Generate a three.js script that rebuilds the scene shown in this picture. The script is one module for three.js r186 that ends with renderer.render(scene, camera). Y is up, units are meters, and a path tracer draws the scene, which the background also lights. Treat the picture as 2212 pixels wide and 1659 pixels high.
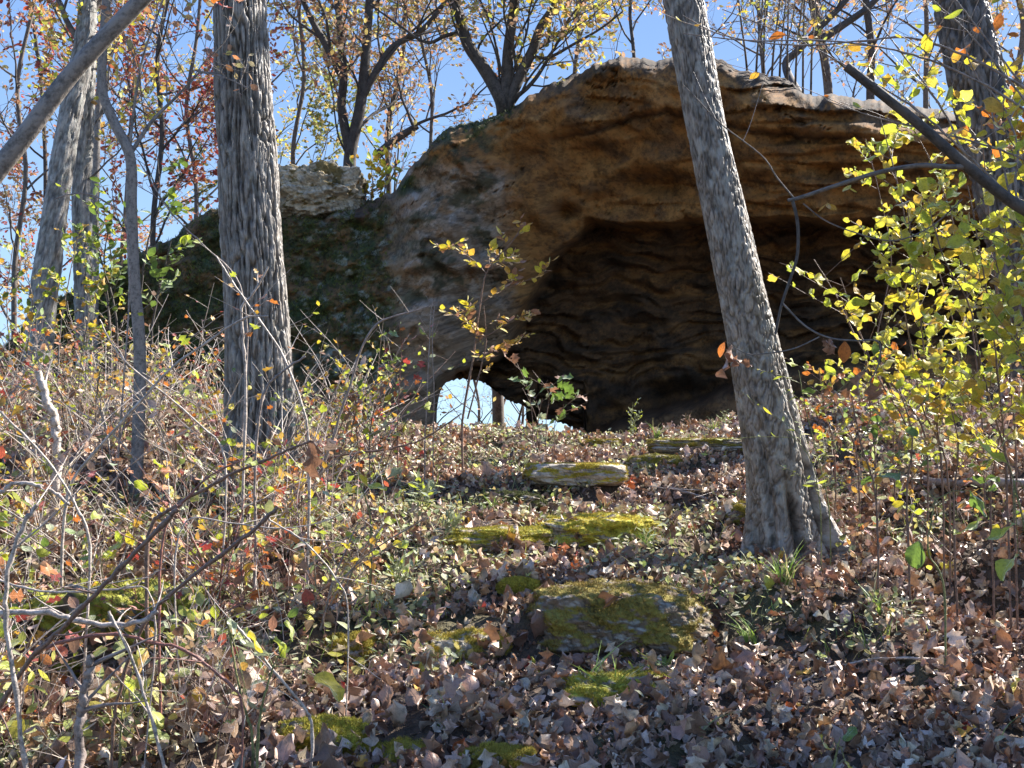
import * as THREE from 'three';
import { createNoise3D, createNoise2D } from 'simplex-noise';

// ---------------------------------------------------------------- camera, sky, sun, exposure
const scene = new THREE.Scene();
const FOV = 40, PITCH = THREE.MathUtils.degToRad(4.6), EYE = new THREE.Vector3(0, 1.6, 0);
const camera = new THREE.PerspectiveCamera(FOV, 4 / 3, 0.05, 2000);
camera.position.copy(EYE);
camera.rotation.set(PITCH, 0, 0);
scene.add(camera);

const renderer = new THREE.WebGLRenderer({ antialias: true });
renderer.setSize(1024, 768);
renderer.toneMapping = THREE.LinearToneMapping;
renderer.toneMappingExposure = 3.1;
renderer.shadowMap.enabled = true;

const SUN_AZ = THREE.MathUtils.degToRad(63), SUN_EL = THREE.MathUtils.degToRad(39);
const SUN = new THREE.Vector3(Math.sin(SUN_AZ) * Math.cos(SUN_EL), Math.sin(SUN_EL), -Math.cos(SUN_AZ) * Math.cos(SUN_EL));
{
  const w = 512, h = 256, data = new Float32Array(w * h * 4), d = new THREE.Vector3();
  const zen = [0.031, 0.090, 0.27], hor = [0.28, 0.40, 0.475];
  for (let y = 0; y < h; y++) {
    const el = ((y + 0.5) / h - 0.5) * Math.PI;
    for (let x = 0; x < w; x++) {
      const az = ((x + 0.5) / w - 0.5) * 2 * Math.PI;
      d.set(Math.cos(az) * Math.cos(el), Math.sin(el), Math.sin(az) * Math.cos(el));
      const t = Math.exp(-Math.max(0, d.y) * 3.6), a = Math.acos(Math.min(1, d.dot(SUN))), glow = 0.12 * Math.exp(-a / 0.42);
      const i = (y * w + x) * 4;
      for (let c = 0; c < 3; c++) data[i + c] = zen[c] + (hor[c] - zen[c]) * t + glow * [1, 0.95, 0.85][c];
      data[i + 3] = 1;
    }
  }
  const sky = new THREE.DataTexture(data, w, h, THREE.RGBAFormat, THREE.FloatType);
  sky.mapping = THREE.EquirectangularReflectionMapping;
  sky.magFilter = THREE.LinearFilter; sky.wrapS = THREE.RepeatWrapping; sky.needsUpdate = true;
  scene.background = sky; scene.environment = sky;
}
const sun = new THREE.DirectionalLight(new THREE.Color().setRGB(1, 0.95, 0.87), 5);
sun.name = 'sun';
sun.position.copy(SUN).multiplyScalar(60).add(new THREE.Vector3(0, 0, -10));
sun.target.position.set(0, 0, -10);
sun.castShadow = true; sun.shadow.mapSize.set(4096, 4096);
Object.assign(sun.shadow.camera, { left: -25, right: 25, top: 25, bottom: -25, near: 1, far: 140 });
scene.add(sun, sun.target);

// ---------------------------------------------------------------- small tools
const rng = (seed) => () => { seed = (seed + 0x6d2b79f5) | 0; let t = Math.imul(seed ^ (seed >>> 15), 1 | seed); t = (t + Math.imul(t ^ (t >>> 7), 61 | t)) ^ t; return ((t ^ (t >>> 14)) >>> 0) / 4294967296; };
const N3 = createNoise3D(rng(11)), N2 = createNoise2D(rng(23));
const V = (x, y, z) => new THREE.Vector3(x, y, z);
const lerp = (a, b, t) => a + (b - a) * t, clamp = (x, a = 0, b = 1) => Math.min(b, Math.max(a, x));
const sstep = (a, b, x) => { const t = clamp((x - a) / (b - a)); return t * t * (3 - 2 * t); };
const fbm2 = (x, y, o = 4) => { let s = 0, a = 0.5; for (let i = 0; i < o; i++) { s += a * N2(x, y); x = x * 2.03 + 17.1; y = y * 2.03 - 9.7; a *= 0.5; } return s; };
const fbm3 = (x, y, z, o = 4) => { let s = 0, a = 0.5; for (let i = 0; i < o; i++) { s += a * N3(x, y, z); x = x * 2.03 + 7.1; y = y * 2.03 - 3.7; z = z * 2.03 + 5.3; a *= 0.5; } return s; };
const table = (pts) => (x) => { if (x <= pts[0][0]) return pts[0][1]; for (let i = 1; i < pts.length; i++) if (x <= pts[i][0]) { const [a, b] = pts[i - 1], [c, d] = pts[i]; return b + (d - b) * (x - a) / (c - a); } return pts[pts.length - 1][1]; };
const pick = (r, list) => list[Math.floor(r() * list.length) % list.length];

// a point of the place, from where it stands in the picture (2212 x 1659) and how far off it is
const S = Math.tan(THREE.MathUtils.degToRad(FOV / 2)) / 829.5, CP = Math.cos(PITCH), SP = Math.sin(PITCH);
const ray = (px, py) => { const r = (px - 1106) * S, u = (829.5 - py) * S; return V(r, SP + u * CP, -CP + u * SP); };
const at = (px, py, d) => ray(px, py).multiplyScalar(d).add(EYE);

const names = new Map();
const numbered = (n) => { const k = names.get(n) ?? 0; names.set(n, k + 1); return k ? n + '_' + String(k).padStart(3, '0') : n; };
function tag(o, label, category, group, kind) { o.userData.label = label; if (category) o.userData.category = category; if (group) o.userData.group = group; if (kind) o.userData.kind = kind; return o; }
function thing(name, label, category, pos, group) { const g = new THREE.Group(); g.name = numbered(name); if (pos) g.position.copy(pos); tag(g, label, category, group); scene.add(g); g.updateMatrixWorld(); return g; }
function shade(o) { o.castShadow = true; o.receiveShadow = true; return o; }
function part(name, geo, mat, parent = scene) { const m = shade(new THREE.Mesh(geo, mat)); m.name = parent === scene ? numbered(name) : name; parent.add(m); return m; }

class MB { // gathers tubes and patches into one geometry
  constructor(off) { this.p = []; this.n = []; this.uv = []; this.c = []; this.i = []; this.off = off ?? V(0, 0, 0); }
  get count() { return this.p.length / 3; }
  vert(x, y, z, nx, ny, nz, u = 0, v = 0, col) { this.p.push(x - this.off.x, y - this.off.y, z - this.off.z); this.n.push(nx, ny, nz); this.uv.push(u, v); if (col) this.c.push(col[0], col[1], col[2]); return this.count - 1; }
  tube(pts, rad, sides = 6, cap = true) {
    const T = V(0, 0, 0), N = V(0, 0, 0), B = V(0, 0, 0), n = pts.length;
    let prev = null, len = 0; const base = this.count;
    for (let i = 0; i < n; i++) {
      T.copy(pts[Math.min(n - 1, i + 1)]).sub(pts[Math.max(0, i - 1)]).normalize();
      if (!prev) { N.set(1, 0, 0); if (Math.abs(T.x) > 0.8) N.set(0, 0, 1); N.addScaledVector(T, -N.dot(T)).normalize(); } else N.copy(prev).addScaledVector(T, -prev.dot(T)).normalize();
      prev = N.clone(); B.crossVectors(T, N);
      if (i) len += pts[i].distanceTo(pts[i - 1]);
      for (let s = 0; s <= sides; s++) {
        const a = (s / sides) * Math.PI * 2, c = Math.cos(a), q = Math.sin(a), nx = N.x * c + B.x * q, ny = N.y * c + B.y * q, nz = N.z * c + B.z * q, r = rad[i];
        this.vert(pts[i].x + nx * r, pts[i].y + ny * r, pts[i].z + nz * r, nx, ny, nz, (s / sides) * Math.max(0.02, rad[0] * 6.28), len);
      }
    }
    const w = sides + 1;
    for (let i = 0; i < n - 1; i++) for (let s = 0; s < sides; s++) { const a = base + i * w + s; this.i.push(a, a + 1, a + w, a + 1, a + w + 1, a + w); }
    if (cap) for (const [row, k] of [[0, -1], [n - 1, 1]]) { const t = pts[Math.min(n - 1, row + (row ? 0 : 1))].clone().sub(pts[Math.max(0, row - (row ? 1 : 0))]).normalize().multiplyScalar(k), c = this.vert(pts[row].x, pts[row].y, pts[row].z, t.x, t.y, t.z); for (let s = 0; s < sides; s++) { const a = base + row * w + s; k > 0 ? this.i.push(a, a + 1, c) : this.i.push(a + 1, a, c); } }
  }
  geo() { const g = new THREE.BufferGeometry(); g.setAttribute('position', new THREE.Float32BufferAttribute(this.p, 3)); g.setAttribute('normal', new THREE.Float32BufferAttribute(this.n, 3)); g.setAttribute('uv', new THREE.Float32BufferAttribute(this.uv, 2)); if (this.c.length) g.setAttribute('color', new THREE.Float32BufferAttribute(this.c, 3)); g.setIndex(this.i); return g; }
  build(name, mat, parent) { return part(name, this.geo(), mat, parent); }
}
const spline = (pts, n) => new THREE.CatmullRomCurve3(pts, false, 'centripetal').getPoints(n);
const taper = (n, a, b, pw = 1) => Array.from({ length: n }, (_, i) => lerp(a, b, Math.pow(i / (n - 1), pw)));

// ---------------------------------------------------------------- textures: grain of stone, bark, leaves
function tileNoise(size, cells, seed) { // repeats at its edges
  const r = rng(seed), g = Array.from({ length: cells * cells }, r), out = new Float32Array(size * size);
  for (let y = 0; y < size; y++) for (let x = 0; x < size; x++) {
    const fx = x / size * cells, fy = y / size * cells, x0 = Math.floor(fx), y0 = Math.floor(fy), tx = fx - x0, ty = fy - y0, sx = tx * tx * (3 - 2 * tx), sy = ty * ty * (3 - 2 * ty);
    const q = (i, j) => g[((j + cells) % cells) * cells + (i + cells) % cells];
    out[y * size + x] = lerp(lerp(q(x0, y0), q(x0 + 1, y0), sx), lerp(q(x0, y0 + 1), q(x0 + 1, y0 + 1), sx), sy);
  }
  return out;
}
function tileFbm(size, cells, octaves, seed, gain = 0.55) { const out = new Float32Array(size * size); let a = 1, s = 0; for (let o = 0; o < octaves; o++) { const n = tileNoise(size, cells << o, seed + o * 7); for (let i = 0; i < n.length; i++) out[i] += a * n[i]; s += a; a *= gain; } for (let i = 0; i < out.length; i++) out[i] /= s; return out; }
function tex(size, f, srgb, rep = 1) {
  const d = new Uint8Array(size * size * 4);
  for (let y = 0; y < size; y++) for (let x = 0; x < size; x++) { const c = f(x, y), i = (y * size + x) * 4; for (let k = 0; k < 3; k++) d[i + k] = Math.round(255 * clamp(Array.isArray(c) ? c[k] : c)); d[i + 3] = 255; }
  const t = new THREE.DataTexture(d, size, size); t.wrapS = t.wrapT = THREE.RepeatWrapping; t.magFilter = THREE.LinearFilter; t.minFilter = THREE.LinearMipmapLinearFilter; t.generateMipmaps = true; if (srgb) t.colorSpace = THREE.SRGBColorSpace; t.repeat.set(rep, rep); t.needsUpdate = true; return t;
}
const TS = 512, fA = tileFbm(TS, 8, 6, 3, 0.62), fB = tileFbm(TS, 32, 4, 91, 0.7), fC = tileFbm(TS, 4, 5, 55);
const grainMap = tex(TS, (x, y) => { const i = y * TS + x; return 0.90 + 0.75 * (fA[i] - 0.5) + 0.7 * (fB[i] - 0.5); }, true, 1);
const grainBump = tex(TS, (x, y) => { const i = y * TS + x; return 0.5 + 1.0 * (fA[i] - 0.5) + 0.8 * (fB[i] - 0.5); }, false, 1);
const barkMap = tex(TS, (x, y) => { const i = y * TS + x, j = (Math.floor(y / 4) % TS) * TS + x, k = j; return 0.90 + 0.5 * (fB[k] - 0.5) + 0.6 * (fA[i] - 0.5); }, true, 1);
const barkBump = tex(TS, (x, y) => { const j = (Math.floor(y / 5) % TS) * TS + x; return 0.5 + 1.3 * (fB[j] - 0.5); }, false, 1);
const leafMap = tex(128, (x, y) => { // along y the midrib, side veins, blotches of decay
  const u = x / 127 - 0.5, v = y / 127, mid = Math.exp(-Math.pow(u / 0.018, 2)), vein = Math.exp(-Math.pow((((v - Math.abs(u) * 0.75) * 7) % 1 + 1) % 1 - 0.5, 2) / 0.006);
  const m = fA[(y * 3 % TS) * TS + (x * 3 % TS)] - 0.5, f = fB[(y * 2 % TS) * TS + x * 2] - 0.5;
  return clamp(0.93 + 0.10 * mid + 0.06 * vein + 0.9 * m * 0.6 + 0.35 * f);
}, true);
const leafBump = tex(128, (x, y) => { const u = x / 127 - 0.5, v = y / 127; return 0.4 + 0.5 * Math.exp(-Math.pow(u / 0.03, 2)) + 0.3 * Math.exp(-Math.pow((((v - Math.abs(u) * 0.75) * 7) % 1 + 1) % 1 - 0.5, 2) / 0.01); }, false);
for (const t of [leafMap, leafBump]) t.wrapS = t.wrapT = THREE.ClampToEdgeWrapping;

const rgb = (a) => new THREE.Color().setRGB(a[0], a[1], a[2]);
const withRepeat = (t, r) => { const c = t.clone(); c.repeat.set(r, r); c.needsUpdate = true; return c; };
const M = {};
M.ground = new THREE.MeshStandardMaterial({ color: rgb([1, 1, 1]), vertexColors: true, map: withRepeat(grainMap, 1.3), bumpMap: withRepeat(grainBump, 1.3), bumpScale: 0.03, roughness: 0.95 });
M.rock = new THREE.MeshStandardMaterial({ vertexColors: true, map: withRepeat(grainMap, 0.9), bumpMap: withRepeat(grainBump, 0.7), bumpScale: 0.015, roughness: 0.92 });
M.stone = new THREE.MeshStandardMaterial({ vertexColors: true, map: withRepeat(grainMap, 2.2), bumpMap: withRepeat(grainBump, 2.2), bumpScale: 0.012, roughness: 0.9 });
M.bark = new THREE.MeshStandardMaterial({ vertexColors: true, map: withRepeat(barkMap, 1.6), bumpMap: withRepeat(barkBump, 1.6), bumpScale: 0.010, roughness: 0.52 });
const wood = (c, rough = 0.6, rep = 3) => new THREE.MeshStandardMaterial({ color: rgb(c), map: withRepeat(grainMap, rep), bumpMap: withRepeat(grainBump, rep), bumpScale: 0.003, roughness: rough });
M.branch = wood([0.17, 0.14, 0.12], 0.8, 1.5);
M.branchDark = wood([0.085, 0.07, 0.06], 0.8, 1.5);
M.pole = wood([0.25, 0.22, 0.2], 0.7, 2);
M.twigPale = wood([0.50, 0.42, 0.36], 0.45, 4);
M.twigGrey = wood([0.30, 0.24, 0.21], 0.5, 4);
M.twigBrown = wood([0.20, 0.12, 0.085], 0.5, 4);
M.twigRed = wood([0.30, 0.13, 0.10], 0.45, 4);
M.twigGreen = wood([0.22, 0.22, 0.08], 0.6, 4);
const leafM = (c, through = 0.45, coat = 0.35, coatR = 0.38) => new THREE.MeshPhysicalMaterial({ color: rgb(c), map: leafMap, bumpMap: leafBump, bumpScale: 0.0025, roughness: 1, transmission: through, thickness: 0, clearcoat: coat, clearcoatRoughness: coatR, side: THREE.DoubleSide });
M.leafTint = leafM([1.15, 1.15, 1.15], 0.52, 0.3);          // coloured copy by copy
M.litterTint = leafM([1, 1, 1], 0.12, 0.75, 0.36);
M.yellow = leafM([0.66, 0.55, 0.04], 0.55); M.lime = leafM([0.48, 0.54, 0.05], 0.55); M.gold = leafM([0.62, 0.36, 0.045], 0.5); M.orange = leafM([0.60, 0.19, 0.03], 0.5);
M.red = leafM([0.42, 0.06, 0.045], 0.5); M.green = leafM([0.16, 0.25, 0.04], 0.45); M.greyGreen = leafM([0.34, 0.38, 0.22], 0.3, 0.5); M.brown = leafM([0.32, 0.16, 0.09], 0.35, 0.4); M.tan = leafM([0.48, 0.34, 0.26], 0.2, 0.6);
M.litter = [[0.45, 0.325, 0.265], [0.36, 0.235, 0.175], [0.52, 0.41, 0.35], [0.25, 0.14, 0.095], [0.42, 0.20, 0.10]].map((c) => leafM(c, 0.14, 0.75, 0.36));
M.moss = new THREE.MeshStandardMaterial({ color: rgb([1, 1, 1]), roughness: 0.9, side: THREE.DoubleSide });
M.grass = new THREE.MeshPhysicalMaterial({ color: rgb([1, 1, 1]), roughness: 1, transmission: 0.35, thickness: 0, clearcoat: 0.4, clearcoatRoughness: 0.35, side: THREE.DoubleSide });

// ---------------------------------------------------------------- leaf shapes
const WIDTH = {
  oval: (t) => Math.pow(Math.sin(Math.PI * Math.pow(t, 0.8)), 0.75) * 0.30,
  narrow: (t) => Math.pow(Math.sin(Math.PI * t), 0.9) * 0.15,
  round: (t) => Math.pow(Math.sin(Math.PI * Math.pow(t, 0.85)), 0.62) * 0.38,
  oak: (t) => Math.max(0.03, (0.10 + 0.27 * Math.sin(Math.PI * Math.pow(t, 1.15))) * (0.78 + 0.42 * Math.cos(t * Math.PI * 7.5))) * (t > 0.97 ? 0.3 : 1),
  maple: (t) => Math.max(0.02, 0.46 * Math.sin(Math.PI * Math.pow(t, 0.75)) * (0.72 + 0.42 * Math.cos((t - 0.33) * Math.PI * 5.2))),
};
function leafGeo(shape, rows, cols, { curl = 0, cup = 0, twist = 0, wave = 0, seed = 1, stalk = 0.12 } = {}) { // one metre long, lying along +y, facing +z
  const p = [], uv = [], idx = [], ph = seed * 1.7, P = V(0, 0, 0);
  let y = 0, z = 0, a = 0;
  for (let i = 0; i <= rows; i++) {
    const t = i / rows, w = WIDTH[shape](clamp(t, 0.02, 0.985));
    for (let j = 0; j <= cols; j++) {
      const s = j / cols * 2 - 1, b = s * cup * (0.7 + 0.6 * t), half = w * s, k = cup ? w / Math.max(1e-3, Math.abs(cup)) : 0;
      const lx = cup ? Math.sin(b) * w / Math.max(0.2, Math.abs(cup)) : half, lz = cup ? (1 - Math.cos(b)) * w / Math.max(0.2, Math.abs(cup)) * Math.sign(cup) : Math.abs(half) * 0.18;
      const rip = wave * Math.sin(t * 9 + s * 2 + ph) * Math.abs(s) * 0.1, tw = twist * t, cx = Math.cos(tw), sx = Math.sin(tw);
      const vx = lx * cx - (lz + rip) * sx, vz = lx * sx + (lz + rip) * cx;
      p.push(vx, y - Math.sin(a) * vz, z + Math.cos(a) * vz); uv.push(0.5 + s * 0.48, t);
    }
    a += curl / rows; y += Math.cos(a) / rows; z += Math.sin(a) / rows;
  }
  const w = cols + 1;
  for (let i = 0; i < rows; i++) for (let j = 0; j < cols; j++) { const q = i * w + j; idx.push(q, q + 1, q + w, q + 1, q + w + 1, q + w); }
  if (stalk) { const n = p.length / 3, m = (cols / 2 | 0); p.push(-0.009, -stalk, -0.02, 0.009, -stalk, -0.02, -0.006, 0.02, 0.0, 0.006, 0.02, 0.0); for (let k = 0; k < 4; k++) uv.push(0.5, 0.02); idx.push(n, n + 1, n + 2, n + 1, n + 3, n + 2); }
  const g = new THREE.BufferGeometry(); g.setAttribute('position', new THREE.Float32BufferAttribute(p, 3)); g.setAttribute('uv', new THREE.Float32BufferAttribute(uv, 2)); g.setIndex(idx); g.computeVertexNormals(); return g;
}
const L = {
  oval: [0.5, -0.4, 0.9].map((c, i) => leafGeo('oval', 4, 4, { curl: c, cup: 0.35, twist: (i - 1) * 0.4, seed: i })),
  round: [[0.4, 0.4, -0.5], [-0.9, 0.7, 0.3], [1.3, 0.25, 0.6], [-0.3, -0.5, -0.2], [0.9, 0.9, 0.9]].map(([c, u, t], i) => leafGeo(i % 2 ? 'round' : 'oval', 6, 4, { curl: c, cup: u, twist: t, wave: 0.9, seed: i, stalk: 0.22 })),
  narrow: [0.6, -0.5].map((c, i) => leafGeo('narrow', 4, 2, { curl: c, cup: 0.3, seed: i })),
  oak: [0.9, -0.7, 1.6].map((c, i) => leafGeo('oak', 10, 2, { curl: c, cup: 0.5, twist: (i - 1) * 0.6, wave: 0.6, seed: i })),
  maple: [0.5, -0.5].map((c, i) => leafGeo('maple', 10, 2, { curl: c, cup: 0.35, twist: (i - 0.5) * 0.5, wave: 0.5, seed: i })),
  dry: [[1.3, 1.0, 0.5, 'oval'], [-1.4, 1.6, -0.6, 'oval'], [2.2, 0.8, 0.9, 'round'], [0.6, 2.2, 0.3, 'oval'], [-0.8, -1.1, 0.9, 'round'], [1.0, 1.3, -0.8, 'oval']].map(([c, u, t, s], i) => leafGeo(s, 5, 4, { curl: c, cup: u, twist: t, wave: 1.6, seed: i })),
  dryOak: [[1.2, 0.9, 0.6], [-1.1, 1.3, -0.5], [1.9, 0.6, 1.0]].map(([c, u, t], i) => leafGeo('oak', 10, 2, { curl: c, cup: u, twist: t, wave: 1.2, seed: i })),
  dryMaple: [[1.0, 0.9, 0.5], [-0.9, 1.2, -0.6]].map(([c, u, t], i) => leafGeo('maple', 10, 2, { curl: c, cup: u, twist: t, wave: 1.2, seed: i })),
  small: [leafGeo('oval', 3, 2, { curl: 0.5, cup: 0.3, stalk: 0 }), leafGeo('round', 3, 2, { curl: -0.4, cup: 0.4, stalk: 0 })],
};
const Q = new THREE.Quaternion(), E = new THREE.Euler(), MX = new THREE.Matrix4(), SC = V(1, 1, 1), UP = V(0, 1, 0);
function leafTurn(r, tilt, q = new THREE.Quaternion()) { // lying face up, turned any way, tipped by up to `tilt`
  E.set(-Math.PI / 2 + (r() - 0.5) * 2 * tilt, 0, 0, 'YXZ'); q.setFromEuler(E);
  Q.setFromAxisAngle(UP, r() * Math.PI * 2); q.premultiply(Q);
  Q.setFromAxisAngle(V(r() - 0.5, 0, r() - 0.5).normalize(), (r() - 0.5) * 2 * tilt); return q.premultiply(Q);
}
function leafTowards(r, dir, roll = 0.7, q = new THREE.Quaternion()) { // tip along dir, face about upwards
  const y = dir.clone().normalize(), z = UP.clone().addScaledVector(y, -y.y).normalize(), x = V(0, 0, 0).crossVectors(y, z);
  MX.makeBasis(x, y, z); q.setFromRotationMatrix(MX); Q.setFromAxisAngle(V(0, 1, 0), (r() - 0.5) * 2 * roll); return q.multiply(Q);
}
function scatter(name, geo, mat, list, parent, kind) { // list of {p, q, s, c}
  const m = shade(new THREE.InstancedMesh(geo, mat, list.length)), col = new THREE.Color();
  list.forEach((l, i) => { SC.setScalar(l.s); MX.compose(l.p, l.q, l.sv ?? SC); m.setMatrixAt(i, MX); if (l.c) m.setColorAt(i, col.setRGB(l.c[0], l.c[1], l.c[2])); });
  m.name = parent === scene ? numbered(name) : name; if (kind) m.userData.kind = kind; parent.add(m); return m;
}
const vary = (r, c, k = 0.25) => { const f = 1 + (r() - 0.5) * 2 * k; return [clamp(c[0] * f * (1 + (r() - 0.5) * 0.15), 0, 0.9), clamp(c[1] * f * (1 + (r() - 0.5) * 0.15), 0, 0.9), clamp(c[2] * f * (1 + (r() - 0.5) * 0.2), 0, 0.9)]; };

// ---------------------------------------------------------------- the ground: a leafy slope up to a crest, a shallow hollow between two banks, falling away behind
const slope = table([[-400, -40], [-60, -8], [-6, -0.45], [0, 0], [2.4, 0.16], [3.4, 0.34], [4.3, 0.42], [4.55, 0.56], [5.6, 0.66], [5.9, 0.86], [7.1, 0.96], [7.4, 1.14], [8.6, 1.26], [8.9, 1.42], [10.2, 1.52], [10.5, 1.68], [11.6, 1.82], [11.9, 1.95], [13.2, 2.05], [14.2, 1.98], [16, 1.55], [19, 0.7], [24, -0.6], [36, -5], [80, -16], [400, -60]]);
const softSlope = (d) => (slope(d - 0.24) + slope(d - 0.12) + slope(d) * 2 + slope(d + 0.12) + slope(d + 0.24)) / 6;
function groundY(x, z) {
  const d = -z + 0.45 * N2(x * 0.55 + 4, 2.2) * sstep(1, 4, -z) * sstep(20, 12, -z), near = sstep(60, 20, Math.hypot(x, d));
  const bank = sstep(0.9, 3.2, x) * 0.17 * Math.min(4, Math.max(0, x - 1.0)) * sstep(3, 8, d) + sstep(-1.0, -3.4, x) * 0.12 * Math.min(4.5, Math.max(0, -x - 0.9)) * sstep(2.5, 7, d);
  const dip = -0.13 * sstep(-0.2, 1.0, x) * sstep(10, 12.6, d) * sstep(20, 15, d);
  return softSlope(d) + dip + bank * sstep(26, 15, d) + near * (0.16 * fbm2(x * 0.35 + 3, d * 0.35, 3) + 0.06 * N2(x * 1.4, d * 1.4 + 8) + 0.025 * N2(x * 4, d * 4)) + (1 - near) * 1.5 * N2(x * 0.01, d * 0.01);
}
function hit(px, py) { // where that line of sight meets the ground
  const r = ray(px, py), p = V(0, 0, 0);
  for (let d = 1.5; d < 16; d += 0.02) { p.copy(r).multiplyScalar(d).add(EYE); if (p.y <= groundY(p.x, p.z)) return Object.assign(p, { d }); }
  return Object.assign(r.multiplyScalar(13).add(EYE), { d: 13 });
}
const onGround = (x, d, lift = 0) => V(x, groundY(x, -d) + lift, -d);
const above = (px, py, k) => { const h = hit(px, py); return at(px, py, h.d * k); }; // a little nearer than the ground behind it
{
  const line = (lo, hi, a, b, n, m) => { const out = []; for (let i = 0; i <= n; i++) out.push(lerp(a, b, i / n)); for (let i = 1; i <= m; i++) { const t = Math.pow(i / m, 3); out.unshift(lerp(a, lo, t)); out.push(lerp(b, hi, t)); } return out; };
  const xs = line(-400, 400, -9, 9, 260, 26), ds = line(-400, 400, 1, 15, 220, 26), p = [], c = [], uv = [], idx = [];
  for (const d of ds) for (const x of xs) {
    p.push(x, groundY(x, -d), -d); uv.push(x, d);
    const n = fbm2(x * 0.9, d * 0.9, 4), g = fbm2(x * 0.5 + 40, d * 0.5, 3), soil = [0.10 + 0.05 * n, 0.065 + 0.03 * n, 0.042 + 0.02 * n], k = sstep(0.1, 0.35, g) * 0.5;
    c.push(lerp(soil[0], 0.09, k), lerp(soil[1], 0.10, k), lerp(soil[2], 0.03, k));
  }
  const w = xs.length;
  for (let i = 0; i < ds.length - 1; i++) for (let j = 0; j < w - 1; j++) { const a = i * w + j; idx.push(a, a + 1, a + w, a + 1, a + w + 1, a + w); }
  const g = new THREE.BufferGeometry(); g.setAttribute('position', new THREE.Float32BufferAttribute(p, 3)); g.setAttribute('uv', new THREE.Float32BufferAttribute(uv, 2)); g.setAttribute('color', new THREE.Float32BufferAttribute(c, 3)); g.setIndex(idx); g.computeVertexNormals();
  tag(part('ground', g, M.ground), 'leaf strewn forest slope rising to a low crest', 'ground', null, 'structure');
}

// ---------------------------------------------------------------- the sandstone arch on the crest
const topEdge = table([[-500, 930], [-200, 840], [0, 762], [60, 690], [150, 628], [230, 582], [300, 543], [375, 512], [400, 488], [455, 452], [520, 452], [600, 466], [700, 462], [770, 447], [855, 410], [885, 366], [930, 312], [970, 274], [1010, 264], [1060, 256], [1130, 217], [1180, 186], [1250, 160], [1285, 138], [1340, 124], [1400, 129], [1450, 127], [1560, 131], [1600, 150], [1660, 166], [1700, 171], [1740, 202], [1770, 212], [1790, 202], [1850, 212], [1950, 226], [2060, 244], [2200, 300], [2400, 420], [2700, 640]]);
const bottomEdge = table([[-500, 1250], [936, 1250], [943, 888], [949, 850], [960, 829], [985, 819], [1030, 821], [1050, 829], [1074, 848], [1100, 866], [1130, 876], [1137, 884], [1140, 1250], [1160, 1250], [1164, 903], [1170, 904], [1200, 910], [1250, 928], [1262, 940], [1266, 1250], [2700, 1250]]);
const pillarEdge = table([[400, 1300], [440, 1262], [490, 1264], [515, 1240], [540, 1205], [575, 1176], [620, 1158], [680, 1122], [740, 1100], [775, 1062], [795, 1000], [812, 960], [830, 940], [1250, 930]]);
const ledgeLine = table([[1100, 470], [1255, 474], [1350, 484], [1450, 482], [1520, 476], [1700, 470], [1800, 482], [2000, 470], [2400, 480]]);
const lowBoulder = table([[1100, 1010], [1240, 945], [1400, 890], [1500, 868], [1600, 826], [1700, 800], [1900, 762], [2212, 740], [2700, 800]]);
const crackLine = table([[1150, 318], [1240, 292], [1300, 280], [1350, 262], [1400, 246], [1440, 243], [1500, 262], [1560, 272], [1640, 285], [1760, 300], [1900, 296]]);
const topOf = (px) => topEdge(px) + 7 * fbm2(px * 0.018, 3.3, 3) + 3 * N2(px * 0.06, 9.1) + 0.5 * N2(px * 0.3, 2.1);
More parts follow.
